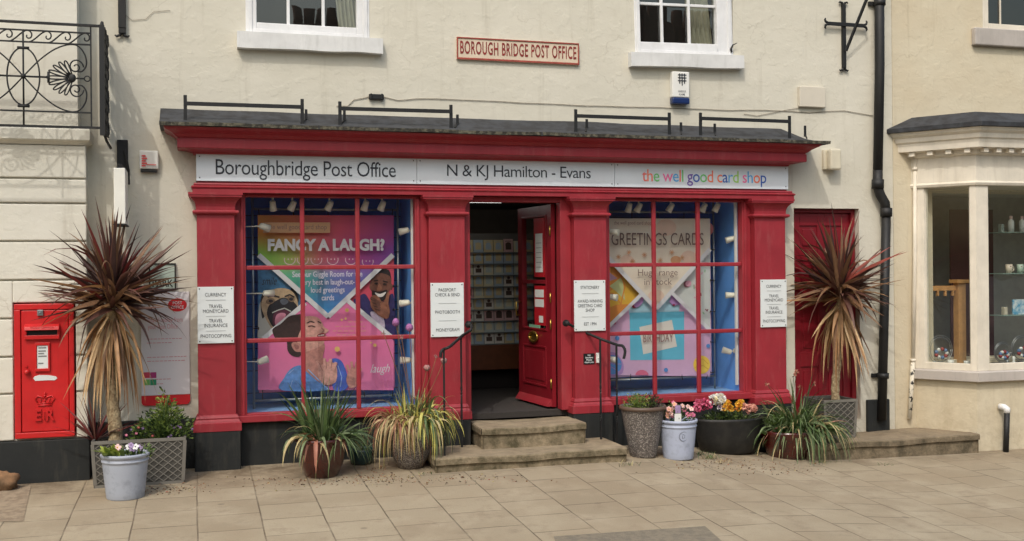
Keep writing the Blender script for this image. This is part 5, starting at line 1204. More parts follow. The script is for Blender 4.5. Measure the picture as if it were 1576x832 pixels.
# white lamp tracks and spotlights inside the display boxes
M_lamp = mat('lamp_cream', (226, 222, 204), .4, var=.04)
def spot(px, py, wallx, Y, aim, label, hang=False):
    q = P(px, py, Y); t = thing('spotlight', (q.x, Y, q.z) if not hang else (q.x, Y, 2.60), label, 'spotlight', 'small cream spotlights inside the shop windows')
    a = Vector(aim).normalized(); m = MB()
    c = Vector((q.x, Y, q.z)); m.tube([c-a*.05, c-a*.04, c-a*.01, c+a*.05], [.018, .028, .03, .036], 14); m.build('lamp_head', M_lamp, t)
    m = MB()
    if hang: m.tube([(q.x, Y, 2.636), (q.x, Y, q.z+.02)], .009, 8); m.tube([(q.x, Y, 2.636), (q.x, Y, 2.615)], .03, 12)
    else:
        m.tube([(wallx, Y, q.z), c-a*.03], .0055, 8); sgn = 1 if wallx < q.x else -1; m.tube([(wallx, Y, q.z), (wallx+.012*sgn, Y, q.z)], .025, 12)
    m.build('bracket', M_lamp, t)
ordn = ['first', 'second', 'third', 'fourth', 'fifth']
for k, px in enumerate((420, 450, 507, 562, 588)): spot(px, 316, 0, .15, (R.uniform(-.5, .5), .35, -1), '%s ceiling spotlight from the left in the laughing poster window' % ordn[k], True)
for k, px in enumerate((968, 983, 1032, 1083, 1103)): spot(px, 319, 0, .15, (R.uniform(-.5, .5), .35, -1), '%s ceiling spotlight from the left in the greetings poster window' % ordn[k], True)
vn = ['upper', 'middle', 'lower']
for k, (px, py) in enumerate(((407, 349), (413, 451), (404, 555))): spot(px, py, .416, .13, (.85, .3, -.25+.25*k), '%s side spotlight at the left edge of the laughing poster window' % vn[k])
for k, (px, py) in enumerate(((622, 355), (623, 466), (624, 554))): spot(px, py, 2.04, .13, (-.85, .3, -.2+.1*k), '%s side spotlight at the right edge of the laughing poster window' % vn[k])
for k, (px, py) in enumerate(((945, 357), (943, 457), (942, 553))): spot(px, py, 3.996, .13, (.6, -.5, -.1), '%s side spotlight at the left edge of the greetings poster window' % vn[k])
for k, (px, py) in enumerate(((1124, 368), (1124, 454), (1119, 540))): spot(px, py, 5.54, .13, (-.85, .3, -.25+.25*k), '%s side spotlight at the right edge of the greetings poster window' % vn[k])
for gx, lab in ((2.028, 'white vertical lamp track at the right edge of the left window'), (5.528, 'white vertical lamp track at the right edge of the right window')):
    m = MB(); m.box(gx-.012, gx+.012, .05, .085, .66, 2.62); tag(m.build('lamp_track', M_wp, bev=.003), lab, 'lamp track')

# card rack and counter inside the doorway
Yr = 2.0; xa = P(712, 450, Yr).x; xb = P(822, 450, Yr).x; zt = P(760, 372, Yr).z; zb_ = P(760, 530, Yr).z
rk = thing('card_rack', ((xa+xb)/2, Yr, zb_), 'tall rack of greeting cards just inside the open doorway', 'rack')
m = MB(); m.box(xa, xb, Yr+.03, Yr+.06, zb_, zt+.1); m.build('back_panel', mat('rack_grey', (110, 106, 100), .8), rk)
m = MB(); rowh = (zt-zb_)/9
for k in range(9): m.box(xa, xb, Yr-.035, Yr+.03, zb_+k*rowh, zb_+k*rowh+.012)
m.build('shelf', M_steel, rk, split=True)
m = MB(); m.box(xa, xb, Yr-.05, Yr+.2, P(760, 568, Yr).z, zb_-.001); tag(m.build('counter', M_counter, bev=.004), 'low brown wooden cabinet under the card rack inside the doorway', 'cabinet')
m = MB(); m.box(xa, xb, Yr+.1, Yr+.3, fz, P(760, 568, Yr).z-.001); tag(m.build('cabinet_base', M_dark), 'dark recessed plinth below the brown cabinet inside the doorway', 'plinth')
cc = [(226, 220, 208), (214, 196, 150), (196, 206, 200), (216, 176, 172), (176, 192, 204), (224, 214, 180)]; protos = []
for k, c in enumerate(cc):
    m = MB(); m.box(-.058, .058, -.002, .002, 0, .158-.012*(k % 3), 0); m.box(-.035, .035, -.0035, -.0022, .03, .08+.008*k, 1)
    m.slab([(.0+.02*math.cos(t_)*(1+.5*(k%2)), .1+.018*math.sin(t_)) for t_ in [2*math.pi*i/10 for i in range(10)]], -.0036, -.0023, 1)
    if k % 2: m.box(-.04, .04, -.0035, -.0022, .128, .134, 1)
    me_o = m.build('greeting_card', [mat('card_%s' % 'abcdef'[k], c, .6), mat('card_ink_%s' % 'abcdef'[(k+2) % 6], cc[(k+3) % 6] if k % 3 else (90, 70, 60), .6)], origin=(0, 0, 0)); protos.append(me_o)
first = [True]*6
for r_ in range(9):
    x = xa+.07
    while x < xb-.05:
        k = R.randrange(6); o = protos[k] if first[k] else protos[k].copy()
        if not first[k]: COL.objects.link(o)
        first[k] = False; o.location = (x, Yr-.012, zb_+r_*rowh+.013); o.rotation_euler = (rad(-7), 0, 0); WORLD[o.name] = o.location
        tag(o, 'greeting card standing in the rack inside the doorway', 'card', 'greeting cards in the rack'); x += .123

# notice stickers on the pilaster right of the door
q0 = P(898, 544, -.163); q1 = P(915, 560, -.163)
t = thing('notice_sticker', ((q0.x+q1.x)/2, -.16, q1.z), 'small black notice with white writing low on the pilaster beside the handrail', 'sign')
m = MB(); m.box(q0.x, q1.x, -.165, -.1605, q1.z, q0.z); m.build('panel', M_blk, t)
text('No\nSmoking\nPlease\nthank you', q0.x+.01, q1.x-.01, q1.z+.008, q0.z-.008, -.1665, M_plate, t, bold=.02)
q0 = P(918, 543, -.18); q1 = P(923, 558, -.18); m = MB(); m.box(q0.x, q1.x, -.185, -.1605, q1.z, q0.z); m.ball(((q0.x+q1.x)/2, -.186, (q0.z+q1.z)/2), .008); tag(m.build('door_bell', M_wp, bev=.003), 'tiny white bell push beside the black notice', 'bell')

# ============================================================ HANDRAILS
def twist(m, x, y, z0, z1, s=.017, tw=(.15, .6)):
    n = 40; rings = []
    for k in range(n+1):
        z = z0+(z1-z0)*k/n; f = sst(tw[0], tw[1], k/n)*rad(1080); ss = s/2*1.35
        rings.append([(x+ss*math.cos(f+a), y+ss*math.sin(f+a), z) for a in (.785, 2.356, 3.927, 5.498)])
    vs = [p for r_ in rings for p in r_]; m.add(vs, [(i*4+k, i*4+(k+1) % 4, i*4+4+(k+1) % 4, i*4+4+k) for i in range(n) for k in range(4)]+[(3, 2, 1, 0), (n*4, n*4+1, n*4+2, n*4+3)])
def smooth_path(pts, k=8):
    out = []
    for i in range(len(pts)-1):
        p0, p1, p2, p3 = pts[max(i-1, 0)], pts[i], pts[i+1], pts[min(i+2, len(pts)-1)]
        for j in range(k): t = j/k; out.append(.5*((2*p1)+(-p0+p2)*t+(2*p0-5*p1+4*p2-p3)*t*t+(-p0+3*p1-3*p2+p3)*t*t*t))
    out.append(pts[-1]); return out
hr = thing('handrail', (3.7, -.5, zL_), 'black wrought iron handrail with curled end and three posts right of the steps', 'handrail', 'iron handrails beside the steps')
posts = [PZ(897, 672, zL_), PZ(925, 676, zL_), PZ(950, 676, zL_)]
tops = [P(897, 511, posts[0].y), P(925, 523, posts[1].y), P(950, 532, posts[2].y)]
print('rail posts', posts)
for p, t_ in zip(posts, tops): m = MB(); twist(m, p.x, p.y, zL_-.015, t_.z); m.build('post', M_iron, hr)
wl = P(871, 497, -.165); m = MB(); e = P(962, 540, posts[2].y-.06); e2 = P(960, 552, posts[2].y-.06)
m.tube(smooth_path([wl, Vector((wl.x, -.2, wl.z)), tops[0]+Vector((0, 0, .01)), tops[1]+Vector((0, 0, .01)), tops[2]+Vector((0, 0, .01)), P(958, 532, posts[2].y-.04), e, e2]), .014, 8); m.build('rail', M_iron, hr)
m = MB(); m.tube([(wl.x, -.161, wl.z), (wl.x, -.175, wl.z)], .035, 14); m.ball((wl.x, -.2, wl.z), .028); m.build('wall_fixing', M_iron, hr)
hr2 = thing('handrail', (2.3, -.5, zL_), 'black wrought iron handrail curving down left of the steps behind the yellowing plant', 'handrail', 'iron handrails beside the steps')
p1 = PZ(711, 688, zL_); p2 = Vector((P(683, 540, -.72).x, -.72, 0)); t1 = P(711, 520, p1.y); t2 = P(683, 538, -.72)
m = MB(); twist(m, p1.x, p1.y, zL_-.015, t1.z+.01); m.build('post', M_iron, hr2); m = MB(); twist(m, p2.x, p2.y, zL_-.06 if p2.x > ll.x else G(p2.x, p2.y), t2.z); m.build('post', M_iron, hr2)
wl = P(721, 499, -.165); m = MB(); m.tube(smooth_path([wl, Vector((wl.x+.01, -.24, wl.z-.005)), P(724, 508, -.45), t1+Vector((0, 0, .02)), t2+Vector((.06, 0, .03)), t2+Vector((0, 0, .005)), P(679, 541, -.73), P(678, 550, -.73)]), .014, 8); m.build('rail', M_iron, hr2)
m = MB(); m.tube([(wl.x, -.161, wl.z), (wl.x, -.175, wl.z)], .035, 14); m.ball((wl.x, -.2, wl.z), .028); m.build('wall_fixing', M_iron, hr2)

# ============================================================ POTS AND PLANTS
def lm(name, c, c2=None, rough=.55, trans=.25):
    if name in MATS: return MATS[name]
    m = mat(name, c, rough, var=.25, scale=14); N, L, b = nodes_of(m); b.inputs['Subsurface Weight'].default_value = 0
    if trans:
        nt = m.node_tree; tr = N.new('ShaderNodeBsdfTranslucent'); tr.inputs[0].default_value = (*lin(c), 1); mx = N.new('ShaderNodeMixShader'); mx.inputs[0].default_value = trans
        out = N['Material Output']; L.new(b.outputs[0], mx.inputs[1]); L.new(tr.outputs[0], mx.inputs[2]); L.new(mx.outputs[0], out.inputs[0])
    return m
GR = [lm('leaf_green', (84, 106, 52)), lm('leaf_mid', (110, 130, 62)), lm('leaf_dark', (52, 72, 38)), lm('leaf_lime', (158, 172, 76))]
STRAP = [lm('strap_green', (86, 108, 62)), lm('strap_dark', (58, 78, 46)), lm('strap_grey', (120, 136, 96)), lm('strap_straw', (190, 174, 128)), lm('strap_brown', (140, 104, 72)), lm('strap_pink', (172, 116, 96)), lm('strap_yellow', (190, 184, 100))]
CORD = [lm('cord_maroon', (94, 62, 52), trans=.15), lm('cord_brown', (124, 92, 66), trans=.15), lm('cord_dark', (66, 44, 40), trans=.15), lm('cord_tan', (168, 128, 88), trans=.15), lm('cord_straw', (190, 160, 118), trans=.15), lm('cord_red', (116, 44, 42), trans=.15)]
def bed(m, c, rx, ry, n=60):
    m.disc(c, 1, 26, 0, rx, ry, .012)
def pot_lathe(m, c, prof, mi=0, sx=1, sy=1): m.lathe(c, prof, 40, mi, sx, sy)

# long lattice trough on the left
q0 = PG(145, 750); q1 = PG(288, 741); yF = -.62
x0 = P(140, 700, yF).x; x1 = P(287, 700, yF).x; zT = P(214, 676, yF).z; gz = G((x0+x1)/2, yF); print('trough', q0, q1, x0, x1, zT, gz)
M_trough = mat('trough_grey', (62, 60, 55), .75, rgb2=(84, 81, 75), scale=9, lo=.4, hi=.65, bump=.002, bscale=30)
def trough(x0, x1, yf, yb, z0, z1, label, nx, name='lattice_planter'):
    t = thing(name, ((x0+x1)/2, (yf+yb)/2, z0), label, 'planter'); w = .025; tp = .018
    m = MB()
    m.hexa([(x0+tp, yf+tp, z0), (x1-tp, yf+tp, z0), (x1-tp, yf+w+tp, z0), (x0+tp, yf+w+tp, z0), (x0, yf, z1), (x1, yf, z1), (x1, yf+w, z1), (x0, yf+w, z1)])
    m.hexa([(x0+tp, yb-w-tp, z0), (x1-tp, yb-w-tp, z0), (x1-tp, yb-tp, z0), (x0+tp, yb-tp, z0), (x0, yb-w, z1), (x1, yb-w, z1), (x1, yb, z1), (x0, yb, z1)])
    m.hexa([(x0+tp, yf+w+tp, z0), (x0+w+tp, yf+w+tp, z0), (x0+w+tp, yb-w-tp, z0), (x0+tp, yb-w-tp, z0), (x0, yf+w, z1), (x0+w, yf+w, z1), (x0+w, yb-w, z1), (x0, yb-w, z1)])
    m.hexa([(x1-w-tp, yf+w+tp, z0), (x1-tp, yf+w+tp, z0), (x1-tp, yb-w-tp, z0), (x1-w-tp, yb-w-tp, z0), (x1-w, yf+w, z1), (x1, yf+w, z1), (x1, yb-w, z1), (x1-w, yb-w, z1)])
    m.build('box', M_trough, t, bev=.004)
    m = MB(); hgt = z1-z0
    def fp(x, z, o=.004): f = (z1-z)/hgt; return (x+(tp*f if x < (x0+x1)/2 else -tp*f)*0, yf+tp*f-o, z)
    e = .028
    for (a, b_) in (((x0+.004, z1-.012), (x1-.004, z1-.012)), ((x0+tp+.006, z0+.014), (x1-tp-.006, z0+.014))): m.bar(fp(*a), fp(*b_), .01, e)
    m.bar(fp(x0+.012, z1-.026), fp(x0+tp+.012, z0+.03), e, .01, 0, (0, -1, 0)); m.bar(fp(x1-.012, z1-.026), fp(x1-tp-.012, z0+.03), e, .01, 0, (0, -1, 0))
    L0, L1, B0_, T0 = x0+.035, x1-.035, z0+.032, z1-.03; st = (L1-L0)/nx; dz = st*.8
    k = -12
    for k in range(-14, nx+14):
        for sg in (1, -1):
            # line z = B0 + sg*(x-xs)*.8
            xs = L0+k*st; pts = []
            for x in (L0, L1):
                z = B0_+sg*(x-xs)*.8+(0 if sg > 0 else 0)
                if B0_ <= z <= T0: pts.append((x, z))
            for z in (B0_, T0):
                x = xs+sg*(z-B0_)/.8
                if L0 < x < L1: pts.append((x, z))
            if len(pts) >= 2 and math.dist(pts[0], pts[1]) > .02: m.bar(fp(*pts[0], o=.001 if sg > 0 else .0025), fp(*pts[1], o=.001 if sg > 0 else .0025), .012, .008, 0, (0, -1, 0)) if False else m.bar(fp(*pts[0], o=.002), fp(*pts[1], o=.0025+.001*sg), .008, .007)
    m.build('lattice', M_trough2, t)
    m = MB(); m.add([(x0+w, yf+w, z1-.03), (x1-w, yf+w, z1-.03), (x1-w, yb-w, z1-.03), (x0+w, yb-w, z1-.03)], [(0, 1, 2, 3)]); m.build('soil', M_soil, t)
    return t
M_trough2 = mat('trough_rib', (112, 108, 100), .7, var=.12)
trough(x0, x1, yF, -.3, gz-.005, zT, 'long grey lattice-sided trough behind the pale bucket on the left', 9)

def crown_cord(m, c, n_up, n_mid, n_dead, R_, seed, hang=0):
    rr = random.Random(seed); c = Vector(c)
    for k in range(n_up+n_mid):
        az = rr.uniform(0, 2*math.pi)
        el = rr.uniform(-.15, 1.5) if k < n_up else rr.uniform(-.35, .55)
        d = Vector((math.cos(az)*math.cos(el), math.sin(az)*math.cos(el)*.8, math.sin(el)))
        ln = R_*rr.uniform(.72, 1.05)*(1+.16*max(0, math.sin(el)) if el > 0 else .9)
        mi = rr.choice([0, 0, 0, 2, 2, 1, 1, 5]) if el > .25 else rr.choice([0, 1, 1, 3, 2, 0])
        if rr.random() < .22: ln *= rr.uniform(.55, .85)
        m.blade(c+d*.02+Vector((rr.uniform(-.02, .02), 0, rr.uniform(-.06, .12))), (d+Vector((rr.gauss(0, .08), rr.gauss(0, .08), rr.gauss(0, .08)))), ln, rr.uniform(.036, .054), (rr.uniform(.02, .28) if rr.random() < .8 else rr.uniform(.5, 1.3))*(1.6 if el < .2 else 1), mi, 6, rr.uniform(.1, .35), rr.uniform(-.9, .9), .5)
    for k in range(n_dead):
        az = rr.uniform(0, 2*math.pi); d = Vector((math.cos(az)*rr.uniform(.15, .7), math.sin(az)*.45, -rr.uniform(.35, 1.3)))
        m.blade(c+Vector((0, 0, -rr.uniform(.02, .16))), d, R_*rr.uniform(.55, 1.3)**1.1, rr.uniform(.022, .048), rr.uniform(.2, 2.2), rr.choice([3, 4, 4, 3, 1]), 6, rr.uniform(.1, .4), rr.uniform(-1.2, 1.2), .5)
def trunk(m, a, b_, r, seed):
    pts = []; n = 26
    for k in range(n+1):
        p = Vector(a).lerp(Vector(b_), k/n); p.x += .012*math.sin(k*.4+seed); pts.append(p)
    m.tube(pts, [r*(1.15-.35*k/n)*(1+.08*math.sin(k*2.4)+.05*noise.noise(Vector((k*1.3, seed, 0)))) for k in range(n+1)], 12)
M_bark = mat('cordyline_bark', (128, 108, 80), .9, rgb2=(168, 150, 118), scale=30, bump=.01, bscale=60)
yC = -.48; base = P(176, 678, yC); cr = P(173, 468, yC)
t = thing('cordyline_palm', (base.x, yC, zT-.03), 'tall purple-brown cordyline palm with hanging straw-coloured dead leaves by the post box', 'palm')
m = MB(); trunk(m, (base.x, yC, zT-.06), (cr.x, yC, cr.z), .052, 1); m.build('trunk', M_bark, t)
m = MB(); crown_cord(m, cr, 145, 56, 85, .70, 5); m.build('crown', CORD, t)
q = P(146, 672, -.46); t = thing('cordyline_palm', (q.x, -.46, zT-.03), 'small stemless dark red cordyline in the left end of the trough', 'palm')
m = MB(); rr = random.Random(4)
for k in range(34):
    az = rr.uniform(0, 6.28); el = rr.uniform(.2, 1.45); d = Vector((math.cos(az)*math.cos(el), math.sin(az)*math.cos(el)*.6, math.sin(el))); m.blade((q.x, -.46, zT-.02), d, rr.uniform(.28, .50), rr.uniform(.018, .028), rr.uniform(.05, .5), rr.choice([0, 5, 5, 2, 0]), 5, .2, rr.uniform(-.6, .6))
m.build('crown', CORD, t)

def bush(m, c, rx, ry, rz, n, ls, mis, seed, stems=True):
    rr = random.Random(seed); c = Vector(c)
    for k in range(n):
        while True:
            p = Vector((rr.uniform(-1, 1), rr.uniform(-1, 1), rr.uniform(0, 1)))
            if p.length < 1: break
        lump = 1+.35*noise.noise(Vector((p.x*3+seed, p.y*3, p.z*3))); q_ = c+Vector((p.x*rx*lump, p.y*ry*lump, p.z*rz*lump))
        d = Vector((p.x+rr.uniform(-.6, .6), p.y+rr.uniform(-.6, .6)-.2, rr.uniform(.0, 1))); m.leaf(q_, d, ls*rr.uniform(.6, 1.3), ls*rr.uniform(.35, .6), rr.choice(mis))
    if stems:
        for k in range(int(n/14)):
            a_ = rr.uniform(0, 6.28); e_ = Vector((math.cos(a_)*rx*.7*rr.random(), math.sin(a_)*ry*.7*rr.random(), rz*rr.uniform(.5, .95))); m.tube([c+Vector((e_.x*.2, e_.y*.2, -.01)), c+e_*.6, c+e_], [.005, .0035, .002], 5, mis[0])
def petals(m, c, r, mi, ci, n=5, face=(0, -1, .5)):
    c = Vector(c); f = Vector(face).normalized(); a = f.orthogonal().normalized(); b_ = f.cross(a)
    for k in range(n):
        t = 2*math.pi*k/n+R.uniform(-.1, .1); d = a*math.cos(t)+b_*math.sin(t); s_ = f.cross(d)
        m.add([c, c+d*r*.55-s_*r*.42+f*r*.12, c+d*r*.95-s_*r*.25+f*r*.04, c+d*r*.95+s_*r*.25+f*r*.04, c+d*r*.55+s_*r*.42+f*r*.12], [(0, 1, 2, 3, 4)], mi)
    m.ball(c+f*r*.08, r*.2, ci, 6, 4)
def ruffle(m, c, r, mi, n=30):
    c = Vector(c)
    for k in range(n):
        d = Vector((R.gauss(0, 1), R.gauss(0, 1), R.gauss(0, 1)+.3)).normalized(); s_ = d.orthogonal().normalized(); s_ = Matrix.Rotation(R.uniform(0, 6.28), 3, d) @ s_; u_ = s_.cross(d); k_ = r*R.uniform(.35, .55)
        p = c+d*r*.55; m.add([p-s_*k_*.7, p+s_*k_*.7, p+s_*k_*.6+d*k_*.9+u_*k_*.3, p+d*k_*1.1, p-s_*k_*.6+d*k_*.9-u_*k_*.2], [(0, 1, 2, 3, 4)], mi if R.random() < .75 else mi+1)
FL = {k: lm('petal_'+k, c, trans=.2) for k, c in dict(pink=(222, 120, 150), deep_pink=(196, 70, 110), pale_pink=(232, 190, 184), white=(232, 230, 226), yellow=(236, 186, 60), orange=(222, 140, 50), lilac=(176, 150, 190), purple=(92, 60, 110), cream=(236, 222, 180), peach=(226, 170, 150), peach2=(204, 140, 130), red=(150, 40, 40)).items()}

# flowering shrub in the trough's right half
q = P(252, 676, -.46); t = thing('flowering_shrub', (q.x, -.46, zT-.03), 'bushy green shrub with tiny red and purple flowers in the right half of the trough', 'shrub')
m = MB(); bush(m, (q.x, -.46, zT-.03), .26, .15, .28, 800, .042, [0, 1, 1, 2], 11); bush(m, (q.x+.02, -.46, zT+.1), .11, .09, .28, 260, .038, [1, 3, 0], 12); bush(m, (q.x-.2, -.46, zT-.03), .1, .1, .14, 130, .03, [2, 2, 0], 13); m.build('foliage', GR, t)
for k in range(13):
    m = MB(); a_ = R.uniform(-.3, .24); petals(m, (q.x+a_, -.57+R.uniform(-.02, .03), zT+R.uniform(.0, .12)), .012, 0, 1); m.build('flower', [FL[R.choice(['red', 'purple', 'pink', 'purple'])], FL['cream']], t)

def bucket(px0, px1, pyt, pyb, label, Y=None, band=True, emblem=False, mname='bucket_grey_blue', c=(160, 166, 178), taper=.78):
    g = PG((px0+px1)/2, pyb); zb_ = G(g.x, g.y); r1 = None
    Yc = g.y+.12
    a = P(px0, pyt, Yc); b_ = P(px1, pyt, Yc); r1 = (b_.x-a.x)/2; cx = (a.x+b_.x)/2; zt = P((px0+px1)/2, pyt, Yc).z; h = zt-zb_; r0 = r1*taper; Yc = g.y+r0*1.0
    t = thing('potted_plant', (cx, Yc, zb_), label, 'potted plant')
    M = mat(mname, c, .5, scale=11, rgb2=tuple(int(v*.78) for v in c), lo=.5, hi=.8, bump=.001, bscale=18)
    m = MB(); p = [(0, .0), (r0*.97, 0), (r0, .01)]+[(r0+(r1*.965-r0)*k/6, .01+(h-.04)*k/6) for k in range(1, 7)]+[(r1, h-.028), (r1+.004, h-.012), (r1, h), (r1-.014, h), (r1-.018, h-.012), (r1-.03, h-.06), (0, h-.06)]
    if band: zb2 = h*.84; rb_ = r0+(r1*.965-r0)*.84; p = [q for q in p if not (.78*h < q[1] < .9*h and q[0] > r0*.5 and q[1] < h-.03)]; i = max(i for i, q in enumerate(p[:12]) if q[1] < zb2); p[i+1:i+1] = [(rb_, zb2-.01), (rb_+.008, zb2-.005), (rb_+.008, zb2+.005), (rb_+.001, zb2+.01)]
    pot_lathe(m, (cx, Yc, zb_), p); m.build('pot', M, t)
    m = MB(); m.disc((cx, Yc, zt-.045), r1-.02, 24, 0, 1, 1, .01); m.build('soil', M_soil, t)
    if emblem:
        m = MB(); zc_ = zb_+h*.62; rr0 = r0+(r1-r0)*.6
        def onp(u, v): th = u/rr0; rr_ = r0+(r1*.965-r0)*((zc_+v-zb_)/h)+.001; return (cx-.02+rr_*math.sin(th), Yc-rr_*math.cos(th), zc_+v)
        m.tube([onp(.045*math.cos(t_), .045*math.sin(t_)) for t_ in [2*math.pi*k/20 for k in range(21)]], .003, 5); m.tube([onp(-.012, .02), onp(-.012, -.02), onp(.01, -.012), onp(.012, .012), onp(-.012, .02)], .003, 5); m.build('emblem', mat('emblem_grey', (120, 126, 140)), t)
    return t, cx, Yc, zt, r1
t, cx, Yc, zt, r1 = bucket(154, 230, 697, 771, 'pale grey-blue bucket planter with primrose and pansies, front left on the pavement')
m = MB()
for k in range(44):
    a_ = R.uniform(1.8, 4.9); d = Vector((math.cos(a_), math.sin(a_), R.uniform(.6, 1.8))); m.blade((cx-.07+R.uniform(-.07, .06), Yc-.04+R.uniform(-.06, .06), zt-.02), d, R.uniform(.08, .15), R.uniform(.045, .06), 1.6, R.choice([3, 3, 1]), 5, .15, 0, .4)
bush(m, (cx+.08, Yc, zt-.04), .13, .12, .09, 150, .045, [0, 2, 1], 21); m.build('foliage', GR, t)
for dx, dz, cc_, r_ in ((-.055, .055, 'pale_pink', .032), (-.075, .035, 'cream', .028), (.03, .055, 'white', .028), (.06, .04, 'lilac', .03), (.085, .06, 'white', .028), (.11, .045, 'lilac', .03), (.05, .075, 'lilac', .024)):
    m = MB(); petals(m, (cx+dx, Yc-.05+R.uniform(-.03, .03), zt+dz-.005), r_, 0, 1, 5, (R.uniform(-.3, .3), -1, .6)); m.build('flower', [FL[cc_], FL['purple' if cc_ != 'pale_pink' else 'yellow']], t)

def urn(pxc, pw, pyt, pyb, prof, label, m_, rim=None, flat=1.):
    g = PG(pxc, pyb); zb_ = G(g.x, g.y); Yc = g.y+.14; a = P(pxc-pw/2, pyt, Yc); b_ = P(pxc+pw/2, pyt, Yc); r1 = (b_.x-a.x)/2; cx = (a.x+b_.x)/2; zt = P(pxc, pyt, Yc).z; h = zt-zb_
    t = thing('potted_plant', (cx, Yc, zb_), label, 'potted plant')
    m = MB(); pr = [(0, 0)]+[(r*r1, z*h) for r, z in prof]+[(r1*.93, h), (r1*.9, h-.02), (r1*.86, h-.06), (0, h-.06)]; pot_lathe(m, (cx, Yc, zb_), pr, 0, 1, flat); m.build('pot', m_, t)
    if rim: m = MB(); m.lathe((cx, Yc, zt), [(r1*.93, .004), (r1*1.03, .004), (r1*1.06, -.012), (r1*1.05, -.03), (r1*.99, -.035)], 40, 0, 1, flat); m.build('rim', rim, t)
    m = MB(); m.disc((cx, Yc, zt-.04), r1*.88, 24, 0, 1, flat, .01); m.build('soil', M_soil, t)
    return t, cx, Yc, zt, r1, zb_
def pebble(name, tone):
    m = new_mat(name); N, L, b = nodes_of(m); tc = N.new('ShaderNodeTexCoord'); v = N.new('ShaderNodeTexVoronoi'); v.inputs['Scale'].default_value = 115; L.new(tc.outputs['Object'], v.inputs['Vector'])
    r = N.new('ShaderNodeValToRGB'); el = r.color_ramp.elements; el.new(.5); cs = [(96, 90, 88), tone, (186, 178, 168)]
    for k in range(3): el[k].position = (.15, .5, .85)[k]; el[k].color = (*lin(cs[k]), 1)
    sp = N.new('ShaderNodeSeparateColor'); L.new(v.outputs['Color'], sp.inputs[0]); L.new(sp.outputs[0], r.inputs['Fac'])
    d = N.new('ShaderNodeMapRange'); d.inputs['From Min'].default_value = .2; d.inputs['From Max'].default_value = .7; L.new(v.outputs['Distance'], d.inputs['Value'])
    c = mix(N, L, r.outputs['Color'], lin((84, 78, 74)), d.outputs['Result']); L.new(c, b.inputs['Base Color']); b.inputs['Roughness'].default_value = .6
    bp = N.new('ShaderNodeBump'); bp.invert = True; bp.inputs['Distance'].default_value = .004; L.new(v.outputs['Distance'], bp.inputs['Height']); L.new(bp.outputs['Normal'], b.inputs['Normal']); return m
M_peb = pebble('pebbled_grey', (124, 112, 108)); M_peb2 = pebble('pebbled_brown', (128, 118, 112))
M_glaze = mat('oxblood_glaze', (78, 24, 18), .2, rgb2=(48, 18, 16), scale=4, lo=.4, hi=.65, coat=.6)
def strap(m, c, rx, n, lnr, w, mis, seed, el=(.5, 1.5), dr=(.6, 2.2), zj=.0):
    rr = random.Random(seed)
    for k in range(n):
        az = rr.uniform(0, 6.28); e_ = rr.uniform(*el); d = Vector((math.cos(az)*math.cos(e_), math.sin(az)*math.cos(e_), math.sin(e_))); s0 = Vector(c)+Vector((math.cos(az)*rx*rr.random(), math.sin(az)*rx*rr.random(), rr.uniform(-zj, zj)))
        m.blade(s0, d, rr.uniform(*lnr), w*rr.uniform(.6, 1.2), rr.uniform(*dr), rr.choice(mis), 9, rr.uniform(.1, .4), rr.uniform(-1.2, 1.2), .7)
# oxblood pot of strap leaves
t, cx, Yc, zt, r1, zb_ = urn(495, 84, 672, 737, [(.55, 0), (.6, .03), (.78, .35), (.9, .7), (.97, .9), (1.02, .93), (1.04, .98), (1, 1)], 'glossy oxblood pot with long drooping green strap leaves under the left window', M_glaze)
m = MB(); strap(m, (cx, Yc, zt-.04), .15, 90, (.25, .62), .032, [0, 0, 1, 2, 0, 1], 31, (.9, 1.55), (.1, 1.6)); strap(m, (cx+.04, Yc, zt-.04), .15, 60, (.25, .5), .026, [0, 2, 1, 0, 3], 34, (.5, 1.4), (1.5, 5)); strap(m, (cx+.16, Yc-.04, zt-.02), .09, 60, (.28, .5), .018, [0, 1, 1, 0, 2], 32, (-.2, .9), (1.5, 4.5)); strap(m, (cx-.06, Yc-.1, zt-.02), .12, 20, (.2, .42), .045, [5, 4, 3, 2], 33, (.2, 1.1), (4, 9)); m.build('leaves', STRAP, t)
m = MB()
for k in range(8):
    a_ = R.uniform(-.25, .3); m.tube(smooth_path([Vector((cx+a_*.3, Yc, zt-.03)), Vector((cx+a_*.7, Yc-.02, zt+.2)), Vector((cx+a_, Yc-.04, zt+R.uniform(.3, .44)))], 4), .003, 5); 
m.build('stem', STRAP[1], t)
# small dark teal pot behind it
t, cx, Yc, zt, r1, zb_ = urn(556, 44, 690, 718, [(.7, 0), (.85, .4), (1, .9), (1, 1)], 'small dark teal glazed pot half hidden between the two leafy pots', mat('teal_glaze', (36, 62, 66), .2, coat=.5))
m = MB(); strap(m, (cx, Yc, zt-.03), .05, 26, (.15, .3), .014, [0, 1, 2], 41, (.5, 1.4), (1, 3)); m.build('leaves', STRAP, t)
